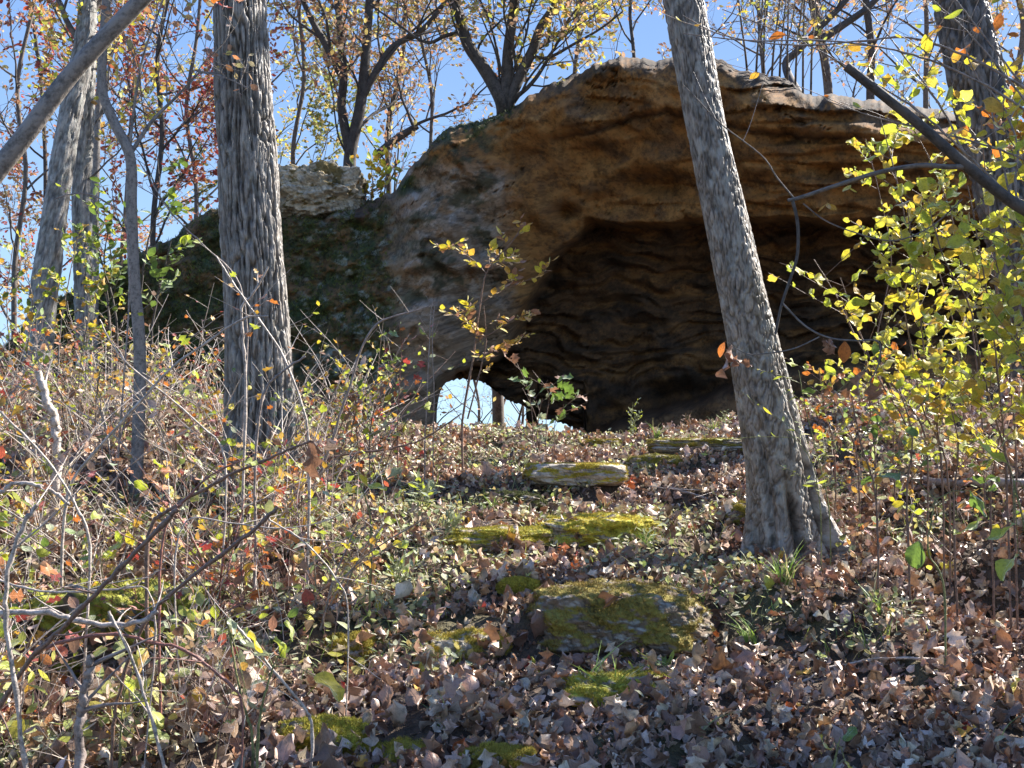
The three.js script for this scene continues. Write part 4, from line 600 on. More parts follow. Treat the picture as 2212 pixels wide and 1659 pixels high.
/* a woody plant from given stems: stems = lists of points; twigs and leaves grow from them */
function plant(name, label, category, seed, { stems, r0 = 0.008, r1 = 0.003, twigs = 6, twigLen = 0.3, twigFrom = 0.2, leaves = 4, leafFrom = 0.2, size = 0.06, geos = L.round, mats = [M.yellow], mat = M.twigGrey, group, flat = 0.25, roll = 0.7, sub = 2, most = 290, up = 0.25, tipLeaf = true, sides = 6, n = 22 }) {
  const r = rng(seed * 313 + 1), base = stems[0][0].clone(), t = thing(name, label, category, base, group); let count = 0;
  for (const pts of stems) {
    const f = spline(pts, n), mb = new MB(base), rad = taper(f.length, pts.r0 ?? r0, pts.r1 ?? r1); for (let i = 2; i < f.length - 1; i++) { const k = rad[i] * 0.9; f[i].add(V((r() - 0.5) * k, (r() - 0.5) * k, (r() - 0.5) * k)); rad[i] *= i % 5 ? 0.9 + 0.16 * r() : 1.3; } mb.tube(f, rad, sides); const st = mb.build('stem', pts.mat ?? mat, t);
    const tw = new MB(base), tn = pts.twigs ?? twigs; let any = false;
    for (let k = 0; k < tn; k++) {
      const q = lerp(pts.twigFrom ?? twigFrom, 0.98, (k + r() * 0.8) / tn), j = Math.min(f.length - 2, Math.floor(q * (f.length - 1))), along = f[j + 1].clone().sub(f[j]).normalize(), az = r() * 6.283, dir = V(Math.cos(az), up + (r() - 0.5) * flat * 2, Math.sin(az) * 0.8).addScaledVector(along, 0.5).normalize(), len = twigLen * (0.5 + r()), pp = [f[j]], d = dir.clone();
      for (let i = 0; i < 5; i++) { d.add(V((r() - 0.5) * 0.3, (r() - 0.5) * 0.2, (r() - 0.5) * 0.3)).normalize(); pp.push(pp[i].clone().addScaledVector(d, len / 5)); }
      tw.tube(pp, taper(6, Math.max(0.0022, rad[j] * 0.5), 0.0013), 4, false); any = true;
      const ln = pts.leaves ?? leaves;
      for (let i = 0; i < ln && count < most; i++) {
        const u = lerp(leafFrom, 1, (i + 0.5 * r()) / ln) * 4.99, a = Math.floor(u), p = pp[a].clone().lerp(pp[a + 1], u - a), side = V(-d.z, 0, d.x).multiplyScalar(i % 2 ? 1 : -1), ld = side.multiplyScalar(0.8 + 0.4 * r()).addScaledVector(d, 0.6).add(V(0, (r() - 0.65) * 0.9, 0));
        leafOn(t, r, p, ld, size * (0.45 + 0.95 * r()), geos, pick(r, mats), roll); count++;
      }
    }
    if (any) tw.build('twig', pts.mat ?? mat, st);
  }
  return t;
}
const path = (list, opt) => Object.assign(list, opt ?? {});
const U = (d, ...p) => p.map(([x, y, k = 0]) => at(x, y, d + k));
const rooted = (pts) => { const a = pts[0]; return [V(a.x, groundY(a.x, a.z) - 0.06, a.z), ...pts]; };
const grounded = (...p) => p.map(([x, y, k]) => above(x, y, k));

// yellow shrubs on the right: stems followed in the picture, all rooted in the bank
const YEL = [[0.66, 0.55, 0.04], [0.58, 0.52, 0.05], [0.48, 0.54, 0.05], [0.40, 0.46, 0.045], [0.66, 0.48, 0.05], [0.54, 0.34, 0.05], [0.72, 0.64, 0.10], [0.64, 0.58, 0.05], [0.50, 0.53, 0.05]].map((c) => leafM(c, 0.56));
const yellowShrub = (label, seed, d, paths, o) => plant('yellow_shrub', label, 'shrub', seed, { stems: paths.map((q) => rooted(U(d, ...q))), r0: 0.0065, r1: 0.003, twigs: 15, twigLen: 0.38, twigFrom: 0.22, leaves: 8, size: 0.084, geos: L.round, mats: YEL, mat: M.twigBrown, group: 'yellow shrubs on the right bank', roll: 1.1, ...o });
yellowShrub('yellow leaved shrub right beside the leaning trunk with stems slanting left', 1, 6.6, [[[1995, 930], [1952, 860], [1858, 746], [1808, 643], [1758, 560]], [[1960, 930], [1900, 820], [1850, 700], [1815, 600]]], { twigs: 10, leaves: 4, twigFrom: 0.25 });
yellowShrub('tall yellow leaved shrub in the middle of the shrubs on the right', 2, 6.0, [[[2042, 986], [1995, 886], [1975, 786], [1952, 640], [1968, 573], [1940, 400], [1900, 250]], [[2030, 960], [2000, 800], [1985, 650], [1960, 450]]], { twigs: 18 });
yellowShrub('dense yellow shrub near the right edge below the broken branch', 3, 5.5, [[[2185, 1036], [2148, 896], [2122, 803], [2092, 653], [2042, 566], [2000, 420]], [[2170, 980], [2150, 760], [2120, 560], [2090, 400]]], { twigs: 18 });
yellowShrub('thick yellow shrub against the right edge of the picture', 4, 5.1, [[[2260, 1000], [2235, 800], [2200, 620], [2170, 480]], [[2300, 980], [2250, 720], [2230, 560], [2210, 330]], [[2230, 900], [2190, 700], [2150, 560]]], { twigs: 13 });
yellowShrub('yellow shrub with arching stems behind the middle shrubs', 5, 9.0, [[[1900, 900], [1890, 760], [1925, 560], [1900, 420], [1870, 300]], [[2080, 860], [2060, 700], [2010, 520], [1985, 380]]], { twigs: 13 });
yellowShrub('upper yellow shrub reaching above the arching side branch', 6, 6.8, [[[2120, 900], [2090, 640], [2040, 420], [1960, 260], [1890, 190]], [[2190, 900], [2150, 600], [2130, 400], [2120, 260]]], { twigs: 13, twigFrom: 0.4 });
yellowShrub('low lime green shrub around the foot of the yellow shrubs', 7, 5.6, [[[1890, 1060], [1860, 960], [1840, 860]], [[1960, 1060], [1970, 940], [1940, 830]], [[2060, 1080], [2070, 960], [2050, 860]], [[2140, 1080], [2150, 990], [2170, 900]]], { twigs: 7, leaves: 5, mats: [M.lime, M.yellow, M.green, M.gold], size: 0.06 });
yellowShrub('sparse rusty shrub between the leaning trunk and the yellow shrubs', 8, 7.2, [[[1850, 980], [1820, 900], [1790, 820]], [[1890, 980], [1880, 880], [1870, 780]], [[1800, 960], [1780, 880], [1770, 800]], [[1930, 960], [1935, 880], [1910, 800]]], { twigs: 8, leaves: 5, mats: [M.brown, M.orange, M.gold, M.lime], size: 0.06, twigLen: 0.28 });
yellowShrub('wide yellow spray high at the right edge beside the dark rough trunk', 9, 6.2, [[[2280, 900], [2260, 500], [2200, 330], [2120, 230]], [[2330, 800], [2290, 420], [2240, 260], [2190, 140]]], { twigs: 14, twigFrom: 0.45, mats: [M.yellow, M.gold, M.orange, M.lime] });
// slender leaf sprays across the trunk, big near leaves
plant('seedling', 'thin shoots with narrow yellow green leaves before the leaning trunk', 'seedling', 20, { stems: [rooted(U(6.2, [1790, 1090], [1770, 1000], [1740, 880], [1725, 800])), rooted(U(6.2, [1770, 1080], [1750, 990], [1700, 930]))], r0: 0.004, r1: 0.002, twigs: 7, twigLen: 0.42, twigFrom: 0.3, leaves: 5, size: 0.06, geos: L.narrow, mats: [M.lime, M.lime, M.yellow], mat: M.twigGreen, up: -0.1 });
const bigLeaf = (name, label, seed, d, stem, spots) => { const t = plant(name, label, 'seedling', seed, { stems: [rooted(U(d, ...stem))], r0: 0.006, r1: 0.003, twigs: 0, mat: M.twigGreen }), r = rng(seed); for (const [x, y, sz, mat, dx, dy] of spots) { const p = at(x, y, d), tw = new MB(t.position), e = at(stem[stem.length - 1][0], stem[stem.length - 1][1], d); tw.tube([e, e.clone().lerp(p, 0.5).add(V(0, 0.02, 0)), p], [0.0025, 0.002, 0.0015], 5); tw.build('leaf_stalk', M.twigGreen, t); leafOn(t, r, p, V(dx, dy, 0.4 * (r() - 0.3)), sz * S * d, L.round, MATS[mat], 0.5); } };
bigLeaf('seedling', 'near seedling with broad bright lime leaves at the right edge', 31, 4.3, [[2235, 1300], [2215, 1150], [2190, 1040]], [[2175, 1000, 78, 'lime', -1, 0.15], [2215, 1060, 66, 'yellow', 0.5, -0.5], [2190, 1130, 70, 'lime', -0.4, -0.8], [2200, 1200, 72, 'lime', -0.8, -0.3]]);
bigLeaf('seedling', 'near seedling with dark green drooping leaves on the right', 32, 4.9, [[2035, 1250], [2005, 1190], [2020, 1080]], [[2095, 1060, 64, 'green', 0.5, -0.6], [1945, 1020, 62, 'green', -0.6, -0.7], [2060, 1150, 70, 'lime', 0.8, -0.2], [1985, 1170, 60, 'green', -0.4, -0.8]]);
bigLeaf('seedling', 'seedling with three bright upright leaves in the near brush on the left', 33, 3.7, [[560, 1560], [575, 1490], [590, 1440]], [[565, 1410, 55, 'yellow', -0.3, 1], [612, 1420, 60, 'lime', 0.1, 0.9], [630, 1385, 50, 'lime', 0.5, 1], [680, 1460, 80, 'yellow', 1, -0.3]]);
bigLeaf('seedling', 'stalk with one big ragged yellow green leaf in the near brush', 34, 3.9, [[260, 1620], [262, 1560], [268, 1500]], [[270, 1455, 62, 'lime', 0.1, -1], [318, 1400, 55, 'gold', -0.1, -1]]);
bigLeaf('seedling', 'seedling with two yellow leaves in the litter at the lower right', 35, 3.6, [[1800, 1670], [1805, 1640], [1810, 1610]], [[1795, 1620, 40, 'yellow', -0.8, 0.2], [1825, 1645, 45, 'yellow', 0.6, -0.7], [1822, 1600, 40, 'green', 0.4, 0.6]]);
bigLeaf('seedling', 'seedling with pale long leaves below the mossy boulder of the thicket', 36, 3.8, [[545, 1590], [520, 1500], [490, 1340]], [[497, 1335, 45, 'grey', 0.1, -1], [515, 1380, 55, 'grey', 0.6, -0.8], [545, 1410, 50, 'grey', 0.9, -0.5], [535, 1510, 50, 'grey', 0.2, -1]]);
bigLeaf('seedling', 'upright bright yellow lobed leaf on a stalk at the left edge of the path', 37, 5.6, [[800, 1120], [790, 1080], [780, 1050]], [[772, 1015, 48, 'yellow', 0.1, -1], [790, 1045, 50, 'lime', 0.8, -0.4], [830, 1035, 50, 'grey', 1, 0.1]]);

// the broken dark branch, its arching side branch and hanging stem
{
  const d = 4.6, q = [at(2420, 640, d), at(2240, 470, d), at(2182, 433, d), at(2075, 347, d), at(1975, 260, d), at(1828, 143, d)];
  const t = thing('broken_branch', 'dark broken branch slanting up from the right edge with an arching side branch', 'branch', V(q[0].x, groundY(q[0].x, q[0].z) - 0.1, q[0].z)), off = t.position;
  const f = spline([off.clone(), V(q[0].x + 0.02, (q[0].y + off.y) / 2, q[0].z), ...q], 60), mb = new MB(off); mb.tube(f, taper(f.length, 0.034, 0.020), 10); mb.build('stem', M.branchDark, t);
  const add = (name, pts, a, b, mat) => { const e = spline(pts, 26), m = new MB(off); m.tube(e, taper(e.length, a, b), 7); m.build(name, mat, t); };
  const P = (x, y, k = 0) => at(x, y, d + k);
  add('side_branch', [P(2085, 360), P(2040, 360, -0.02), P(1995, 357, 0.05), P(1908, 370, 0.1), P(1818, 397, 0.15), P(1718, 430, 0.2), P(1702, 433, 0.2)], 0.0125, 0.0085, M.branch);
  add('hanging_stem', [P(1712, 432, 0.2), P(1723, 483, 0.2), P(1722, 553, 0.2), P(1708, 600, 0.2), P(1688, 660, 0.2), P(1675, 722, 0.2)], 0.008, 0.006, M.branchDark);
  add('twig', [P(1690, 655, 0.2), P(1742, 706, 0.15), P(1792, 730, 0.1), P(1850, 736, 0.05), P(1898, 738, 0), P(1898, 786, 0), P(1878, 826, 0)], 0.005, 0.003, M.branch);
  add('twig', [P(1715, 428, 0.2), P(1678, 383, 0.2), P(1652, 343, 0.2), P(1552, 263, 0.2), P(1505, 213, 0.2), P(1475, 183, 0.2)], 0.0042, 0.002, M.branch);
  add('twig', [P(1545, 255, 0.2), P(1520, 205, 0.2), P(1498, 155, 0.2)], 0.0022, 0.0015, M.twigGrey);
  add('twig', [P(1605, 305, 0.2), P(1620, 270, 0.2), P(1648, 180, 0.2)], 0.0018, 0.0012, M.twigGrey);
  add('twig', [P(1770, 728, 0.1), P(1715, 753, 0.1), P(1660, 763, 0.1), P(1618, 765, 0.1), P(1580, 748, 0.1)], 0.0035, 0.002, M.branch);
  add('twig', [P(1735, 440, 0.2), P(1780, 475, 0.2), P(1840, 500, 0.2), P(1930, 520, 0.2), P(2010, 490, 0.2), P(2080, 430, 0.1)], 0.0035, 0.003, M.branch);
  const r = rng(8); for (const [x, y, s, m, dx, dy] of [[1580, 745, 50, 'brown', -0.2, -1], [1570, 760, 60, 'brown', 0.1, -1], [1588, 770, 45, 'brown', 0.3, -0.8], [1565, 740, 35, 'orange', -0.4, -0.8], [1780, 735, 45, 'brown', 0.2, -1], [1795, 733, 40, 'brown', -0.3, -1], [1825, 738, 50, 'orange', 0, -1], [1880, 826, 70, 'brown', 0, -1], [1870, 800, 60, 'brown', -0.8, -0.8], [1785, 440, 26, 'gold', -0.5, -0.9], [1790, 440, 26, 'gold', 0.5, -0.8], [1788, 438, 22, 'gold', 0, -1], [1830, 400, 28, 'yellow', 0.3, -1], [1838, 400, 26, 'yellow', -0.6, -0.7]]) leafOn(t, r, P(x, y, 0.12), V(dx, dy, 0.3 * (r() - 0.5)), s * S * d, m === 'brown' ? L.dryOak : L.oval, MATS[m], 1.2);
}
// long thin stems crossing the upper right corner, all from one clump outside the frame
{
  const d = 5.0, lines = [[[2380, 420], [2212, 237], [2042, 143], [1908, 103], [1775, 88], [1608, 87], [1475, 72]], [[2360, 520], [2185, 423], [2075, 320], [1975, 233], [1862, 163], [1760, 105], [1655, 57], [1560, 20]], [[2300, 560], [2188, 427], [2090, 340], [2042, 247], [1942, 107], [1858, 0], [1800, -60]], [[2400, 420], [2212, 213], [2108, 87], [2015, 0], [1950, -60]], [[2400, 400], [2212, 187], [2120, 70], [2065, 0], [2020, -60]], [[2330, 560], [2198, 430], [2198, 317], [2168, 233], [2108, 160], [2085, 100], [2080, 20]], [[2400, 330], [2212, 190], [2092, 123], [1955, 80], [1870, 88], [1708, 97], [1552, 73], [1475, 33]], [[2360, 450], [2212, 345], [2080, 300], [2000, 280], [1880, 250], [1780, 215]], [[2280, 700], [2240, 600], [2160, 330], [2140, 200], [2150, 60], [2160, -40]]];
  const foot = at(2430, 700, d);
  const stems = lines.map((q, i) => { const w = U(d + (i % 3) * 0.18, ...q); return path([V(foot.x + 0.1 * i * 0.6, groundY(foot.x, foot.z) - 0.05, foot.z), V(foot.x, foot.y - 0.2, foot.z), ...w], { r0: 0.009, r1: 0.0022 }); });
  plant('arching_shrub', 'clump of long thin arching stems crossing the upper right corner', 'shrub', 50, { stems, n: 60, twigs: 4, twigLen: 0.5, twigFrom: 0.5, leaves: 2, size: 0.07, geos: L.oval, mats: [M.gold, M.orange, M.lime, M.yellow], mat: M.twigGrey, up: 0.4 });
}
// golden sapling in front of the opening
{
  const d = 9.4, P = (x, y, k = 0) => at(x, y, d + k);
  const stem = path([P(1000, 905), P(1024, 760), P(1037, 663), P(1050, 590), P(1085, 545), P(1112, 515), P(1132, 482)], { r0: 0.011, r1: 0.003, twigs: 5, twigFrom: 0.6 });
  stem.unshift(V(stem[0].x, groundY(stem[0].x, stem[0].z) - 0.05, stem[0].z));
  const br = (...q) => path(q.map(([x, y]) => P(x, y)), { r0: 0.005, r1: 0.002, twigs: 8, leaves: 5, twigFrom: 0.1 });
  plant('golden_sapling', 'slender sapling with golden leaves in front of the opening under the arch', 'sapling', 55, { stems: [stem, br([1050, 590], [1020, 560], [985, 540], [958, 532]), br([1037, 655], [1090, 625], [1140, 605], [1192, 584]), br([1030, 720], [1010, 695], [985, 682]), br([1028, 740], [1070, 715], [1115, 690], [1135, 685]), br([1030, 780], [1060, 760], [1100, 745], [1120, 735]), br([1052, 585], [1085, 570], [1110, 560]), path([P(1010, 905), P(1040, 790), P(1050, 740), P(1045, 660)], { r0: 0.008, r1: 0.003, twigs: 5 })], twigLen: 0.18, leaves: 5, size: 0.078, geos: L.oval, mats: [M.gold, M.gold, M.yellow, M.brown, M.yellow], mat: M.twigBrown, roll: 1.0 });
  plant('oak_seedling', 'low oak seedling with dull green lobed leaves before the dark hollow', 'seedling', 56, { stems: [rooted(U(10.5, [1150, 905], [1140, 840], [1110, 770])), rooted(U(10.5, [1180, 905], [1185, 850], [1150, 800])), rooted(U(10.5, [1200, 910], [1230, 870], [1270, 850]))], r0: 0.005, r1: 0.002, twigs: 4, twigLen: 0.22, leaves: 3, size: 0.13, geos: L.oak, mats: [M.green, M.green, M.brown], mat: M.twigBrown });
  plant('honeysuckle', 'pale leaved sprig beside the opening under the arch', 'seedling', 57, { stems: [rooted(U(11, [1165, 930], [1150, 880], [1128, 838])), rooted(U(11, [1160, 935], [1165, 890], [1172, 860]))], r0: 0.004, r1: 0.002, twigs: 5, twigLen: 0.12, leaves: 3, size: 0.075, geos: L.oval, mats: [M.greyGreen], mat: M.twigBrown, roll: 1.2 });
}
// weeds on the crest
const weed = (label, seed, px, py, h, o = {}) => { const g = hit(px, py), b = V(g.x, groundY(g.x, g.z) - 0.03, g.z), r = rng(seed); plant('tall_weed', label, 'weed', seed, { stems: [0, 1].map((k) => [b, b.clone().add(V(0.01 + 0.04 * k, h * 0.5, 0)), b.clone().add(V(0.03 + 0.05 * k, h * (1 - 0.3 * k), 0.02))]), r0: 0.004, r1: 0.002, twigs: 12, twigLen: 0.10, twigFrom: 0.15, leaves: 5, size: 0.045, geos: L.narrow, mats: [M.greyGreen, M.lime, M.greyGreen], mat: M.twigGreen, up: 0.6, ...o }); };
weed('feathery seeding weed standing on the crest before the hollow', 61, 1362, 938, 0.55); weed('short dry weed on the crest near the leaning trunk', 62, 1482, 938, 0.26, { mats: [M.tan, M.brown], twigs: 6 }); weed('small leafy weed on the crest at the foot of the leaning trunk', 63, 1560, 938, 0.24, { twigs: 6 }); weed('grey green weed with long leaves at the left edge of the path', 64, 905, 1130, 0.34, { size: 0.07, twigs: 10 }); weed('pale leafy weed beside the long leaved one', 65, 960, 1180, 0.26, { size: 0.06, twigs: 8 }); weed('bushy pale weed in the litter above the flat tan stone', 66, 850, 1290, 0.24, { size: 0.06, twigs: 9 }); weed('small green weed by the mossy stone below the boulder', 67, 1395, 1480, 0.14, { size: 0.05, twigs: 6, mats: [M.green, M.lime] });

// bare sticks and stems that stand out of the brush on the left
const STICKS = [
  ['long pale stick rising diagonally past the thick trunk', 'twigPale', 0.010, 0.004, [[147, 1063, .9], [197, 986, .82], [283, 890, .72], [380, 786, .6], [437, 746, .55], [530, 686, .5], [580, 683, .5]], 5.6],
  ['slanting pale stem leaning left across the thick trunk', 'twigPale', 0.009, 0.005, [[668, 960], [660, 903], [610, 766], [527, 646], [467, 553]], 6.0],
  ['upright grey stem with a bend in front of the thick trunk', 'twigGrey', 0.009, 0.006, [[552, 1110], [550, 1066], [563, 873], [580, 830], [623, 793], [660, 770]], 5.8],
  ['short pale stem with orange leaves before the thick trunk', 'twigPale', 0.009, 0.006, [[530, 800], [525, 730], [523, 663], [543, 640], [580, 576]], 6.1],
  ['thin straight stem slanting down through the thicket', 'twigPale', 0.006, 0.004, [[480, 970], [437, 923], [367, 860], [283, 793], [240, 740], [215, 690]], 5.7],
  ['thick brown stick pointing up to a hanging dead leaf', 'twigBrown', 0.010, 0.005, [[330, 1130], [370, 1100], [483, 1033], [600, 982], [672, 952]], 4.7],
  ['straight pale stick along the left edge of the thicket', 'twigPale', 0.007, 0.005, [[190, 1150], [167, 1100], [143, 1053], [83, 970], [0, 890], [-60, 820]], 4.8],
  ['curved white stick lying at the left edge', 'twigPale', 0.010, 0.008, [[-60, 1090], [0, 1066], [27, 1046], [67, 1045], [113, 1063], [150, 1090]], 4.6],
  ['thick pale stick lying level over the mossy boulder', 'twigPale', 0.011, 0.008, [[-60, 1330], [0, 1326], [100, 1323], [160, 1339], [243, 1351], [317, 1336], [340, 1320]], 3.7],
  ['long dark stick slanting down to the mossy boulder', 'twigBrown', 0.007, 0.006, [[600, 1095], [583, 1113], [510, 1173], [403, 1256], [327, 1323], [300, 1370], [262, 1480], [245, 1560]], 3.8],
  ['long brown stick slanting down to the lower left corner', 'twigBrown', 0.008, 0.008, [[385, 1100], [367, 1116], [283, 1203], [213, 1279], [133, 1359], [67, 1423], [0, 1526], [-30, 1590]], 3.5],
  ['upright white stem along the left edge', 'twigPale', 0.009, 0.007, [[57, 1680], [53, 1650], [37, 1506], [13, 1339], [20, 1223], [57, 1123], [80, 1090]], 3.4],
  ['white stem slanting over the mossy boulder to the bottom edge', 'twigPale', 0.007, 0.005, [[360, 1690], [353, 1650], [320, 1529], [287, 1426], [253, 1356], [235, 1320]], 3.5],
  ['bowed brown twig across the dark side of the mossy boulder', 'twigRed', 0.007, 0.004, [[100, 1400], [117, 1393], [200, 1373], [277, 1373], [327, 1389], [383, 1396], [433, 1426], [500, 1483], [520, 1510]], 3.6],
  ['short cut stub standing before the mossy boulder', 'twigGrey', 0.016, 0.014, [[174, 1560], [178, 1530], [190, 1470], [200, 1418]], 3.5],
  ['thin level twig above the mossy boulder', 'twigPale', 0.005, 0.003, [[-40, 1240], [0, 1253], [67, 1273], [143, 1279], [250, 1273], [320, 1275]], 3.9],
  ['straight pale twig leaning right in the near litter', 'twigPale', 0.006, 0.004, [[672, 1560], [660, 1533], [600, 1460], [540, 1385], [500, 1340]], 3.8],
  ['thin pale twig crossing above the seedling leaves', 'twigPale', 0.004, 0.002, [[400, 1128], [500, 1130], [600, 1141], [680, 1132], [745, 1108]], 4.6],
  ['thin twig curving down towards the small half buried stone', 'twigPale', 0.004, 0.003, [[570, 1110], [583, 1123], [640, 1158], [683, 1196], [737, 1266], [750, 1300]], 4.4],
  ['reddish twig slanting up through the brush', 'twigRed', 0.006, 0.003, [[360, 1130], [400, 1080], [450, 1030], [520, 995]], 4.2],
  ['arching grey branch bowing over beside the arch', 'twigGrey', 0.013, 0.005, [[690, 1040], [715, 960], [737, 890], [757, 830], [780, 753], [820, 696], [880, 676], [927, 661]], 7.4],
  ['tall thin bare stem before the pillar of the arch', 'twigGrey', 0.006, 0.003, [[918, 940], [920, 913], [927, 753], [932, 666], [937, 645]], 8.6],
  ['second tall thin bare stem close to the first', 'twigGrey', 0.005, 0.003, [[936, 935], [938, 860], [934, 720], [940, 650]], 8.8],
  ['dark stick lying up the slope towards the crest', 'twigBrown', 0.010, 0.004, [[700, 1000], [737, 983], [837, 970], [903, 953], [960, 920], [997, 893]], 7.6],
  ['long grey stick lying across the pale slab', 'twigGrey', 0.011, 0.005, [[1530, 1078], [1470, 1060], [1400, 1040], [1337, 1016], [1250, 985], [1170, 956], [1114, 920]], 0],
  ['thin twig lying beside the long grey stick', 'twigGrey', 0.007, 0.003, [[1370, 1012], [1320, 1005], [1240, 970], [1140, 955], [1037, 958]], 0],
  ['pale curved twig looped in the leaves left of the leaning trunk', 'twigPale', 0.006, 0.003, [[1625, 1030], [1590, 1020], [1560, 1035], [1548, 1070], [1555, 1105], [1580, 1118]], 0],
  ['second pale looped twig near the foot of the leaning trunk', 'twigPale', 0.006, 0.003, [[1640, 1042], [1600, 1050], [1580, 1075], [1590, 1100]], 0],
  ['pale twig lying flat left of the leaning trunk', 'twigPale', 0.006, 0.004, [[1640, 1058], [1560, 1058], [1480, 1058], [1400, 1050]], 0],
  ['grey fallen pole lying level behind the seedlings on the right', 'twigGrey', 0.024, 0.034, [[1785, 1050], [1830, 1044], [1942, 1036], [2042, 1041], [2212, 1046], [2330, 1050]], 0],
  ['dark fallen branch slanting up to the grey pole', 'twigBrown', 0.014, 0.018, [[1810, 1125], [1858, 1100], [1942, 1073], [1992, 1052], [2042, 1043]], 0],
  ['thin pale forked twig lying in the shaded litter at the right', 'twigPale', 0.005, 0.008, [[1708, 1469], [1735, 1473], [1775, 1449], [1828, 1434], [1925, 1421], [2062, 1426], [2125, 1406], [2212, 1388], [2280, 1375]], 0],
  ['pale stick slanting to the lower right edge', 'twigGrey', 0.008, 0.008, [[2190, 1396], [2142, 1476], [2100, 1550], [2048, 1640]], 0],
  ['white broken birch stub in the thicket at the left', 'twigPale', 0.028, 0.022, [[122, 940], [117, 906], [100, 860], [82, 802]], 6.6],
  ['bent thin branch in front of the slim forked tree', 'twigGrey', 0.007, 0.004, [[268, 470], [230, 438], [195, 420], [150, 420], [118, 430]], 7.6],
  ['straight thin stem slanting over the mossy ridge', 'twigGrey', 0.006, 0.004, [[520, 620], [440, 530], [370, 460], [320, 380], [298, 345]], 7.7],
];
STICKS.forEach(([label, mat, a, b, pts, d], i) => {
  const w = pts.map(([x, y], k) => { if (d) { const h = hit(x, y); return at(x, y, Math.min(d, h.d * 0.99)); } const h = hit(x, y); return at(x, y, h.d * (k === 0 ? 0.995 : 0.985)); });
  const r = rng(3000 + i), lean = d > 5.4;
  if (d) { let lo = w.reduce((m, p) => (p.y - groundY(p.x, p.z) < m.y - groundY(m.x, m.z) ? p : m)), e = [w[0], w[w.length - 1]].sort((p, q) => p.y - q.y)[0]; const foot = V(e.x, groundY(e.x, e.z) - 0.04, e.z); if (e.y - foot.y > 0.03) { e === w[0] ? w.unshift(foot) : w.push(foot); } }
  const t = plant('bare_stick', label, 'stick', 3000 + i, { stems: [path(w, { r0: a, r1: b })], n: 34, twigs: 4, twigLen: 0.22, twigFrom: 0.35, leaves: i === 3 ? 3 : i < 8 ? 1 : 0, size: 0.06, geos: L.maple, mats: [M.orange, M.gold, M.lime], mat: M[mat], up: 0.3 });
  if (i === 5) { const p = at(672, 952, 4.7); leafOn(t, r, p, V(0.2, -1, 0.1), 0.17, L.dryOak, M.brown, 0.6); leafOn(t, r, p.clone().add(V(0.03, 0, 0)), V(0.5, -1, 0.1), 0.13, L.dryOak, M.tan, 0.6); }
});
// the thicket: many thin stemmed shrubs on the left bank
{
  const r = rng(31337), KIND = [
    ['twiggy thicket shrub with scattered yellow green leaves left of the path', [M.lime, M.yellow, M.lime, M.gold], L.round, M.twigGrey], ['twiggy thicket shrub with orange and red leaves left of the path', [M.orange, M.red, M.gold, M.orange], L.maple, M.twigRed], ['twiggy thicket shrub with dull green leaves left of the path', [M.green, M.greyGreen, M.lime], L.oval, M.twigBrown], ['nearly bare pale stemmed thicket shrub left of the path', [M.tan, M.brown, M.gold], L.oval, M.twigPale]];
  for (let k = 0; k < 62; k++) {
    const d = lerp(4.3, 12.2, Math.pow((k + r()) / 62, 0.95)), lo = -0.52 * d - 0.2, hi = d < 5.2 ? -0.26 * d : d < 8 ? -0.15 * d : -0.12 * d, x = lerp(lo, hi, r()), b = V(x, groundY(x, -d) - 0.03, -d), kd = KIND[[0, 3, 1, 0, 2, 3, 0, 1][k % 8]], tall = lerp(0.5, 1.1, sstep(4.3, 8, d)) * (0.6 + 0.7 * r()), stems = [];
    for (let s = 0; s < 4 + Math.floor(r() * 3); s++) { const az = r() * 6.283, ln = tall * (0.6 + 0.6 * r()), le = 0.25 + 0.8 * r(), e = b.clone().add(V((r() - 0.5) * 0.25, 0, (r() - 0.5) * 0.2)), bend = (r() - 0.5) * 0.3; stems.push([e, e.clone().add(V(Math.cos(az) * le * ln * 0.35, ln * 0.45, Math.sin(az) * le * ln * 0.35)), e.clone().add(V(Math.cos(az + bend) * le * ln, ln * (1 - 0.25 * le), Math.sin(az + bend) * le * ln))]); }
    const where = (d < 5.2 ? 'in the near brush' : d < 7 ? 'before the thick trunk' : d < 9.5 ? 'around the thick trunk' : 'under the mossy ridge') + (x < -0.33 * d ? ' towards the left edge' : ' towards the path');
    plant('thicket_shrub', kd[0].replace('left of the path', where), 'shrub', 4000 + k, { stems, r0: 0.0065, r1: 0.0025, n: 12, sides: 5, twigs: 6, twigLen: 0.3, twigFrom: 0.25, leaves: kd[3] === M.twigPale ? 0.6 : 1.6 + (r() < 0.3 ? 1 : 0), size: lerp(0.055, 0.07, r()), geos: kd[2], mats: kd[1], mat: r() < 0.5 ? M.twigPale : kd[3], group: 'thicket shrubs', up: 0.3, roll: 1.1 });
  }
}
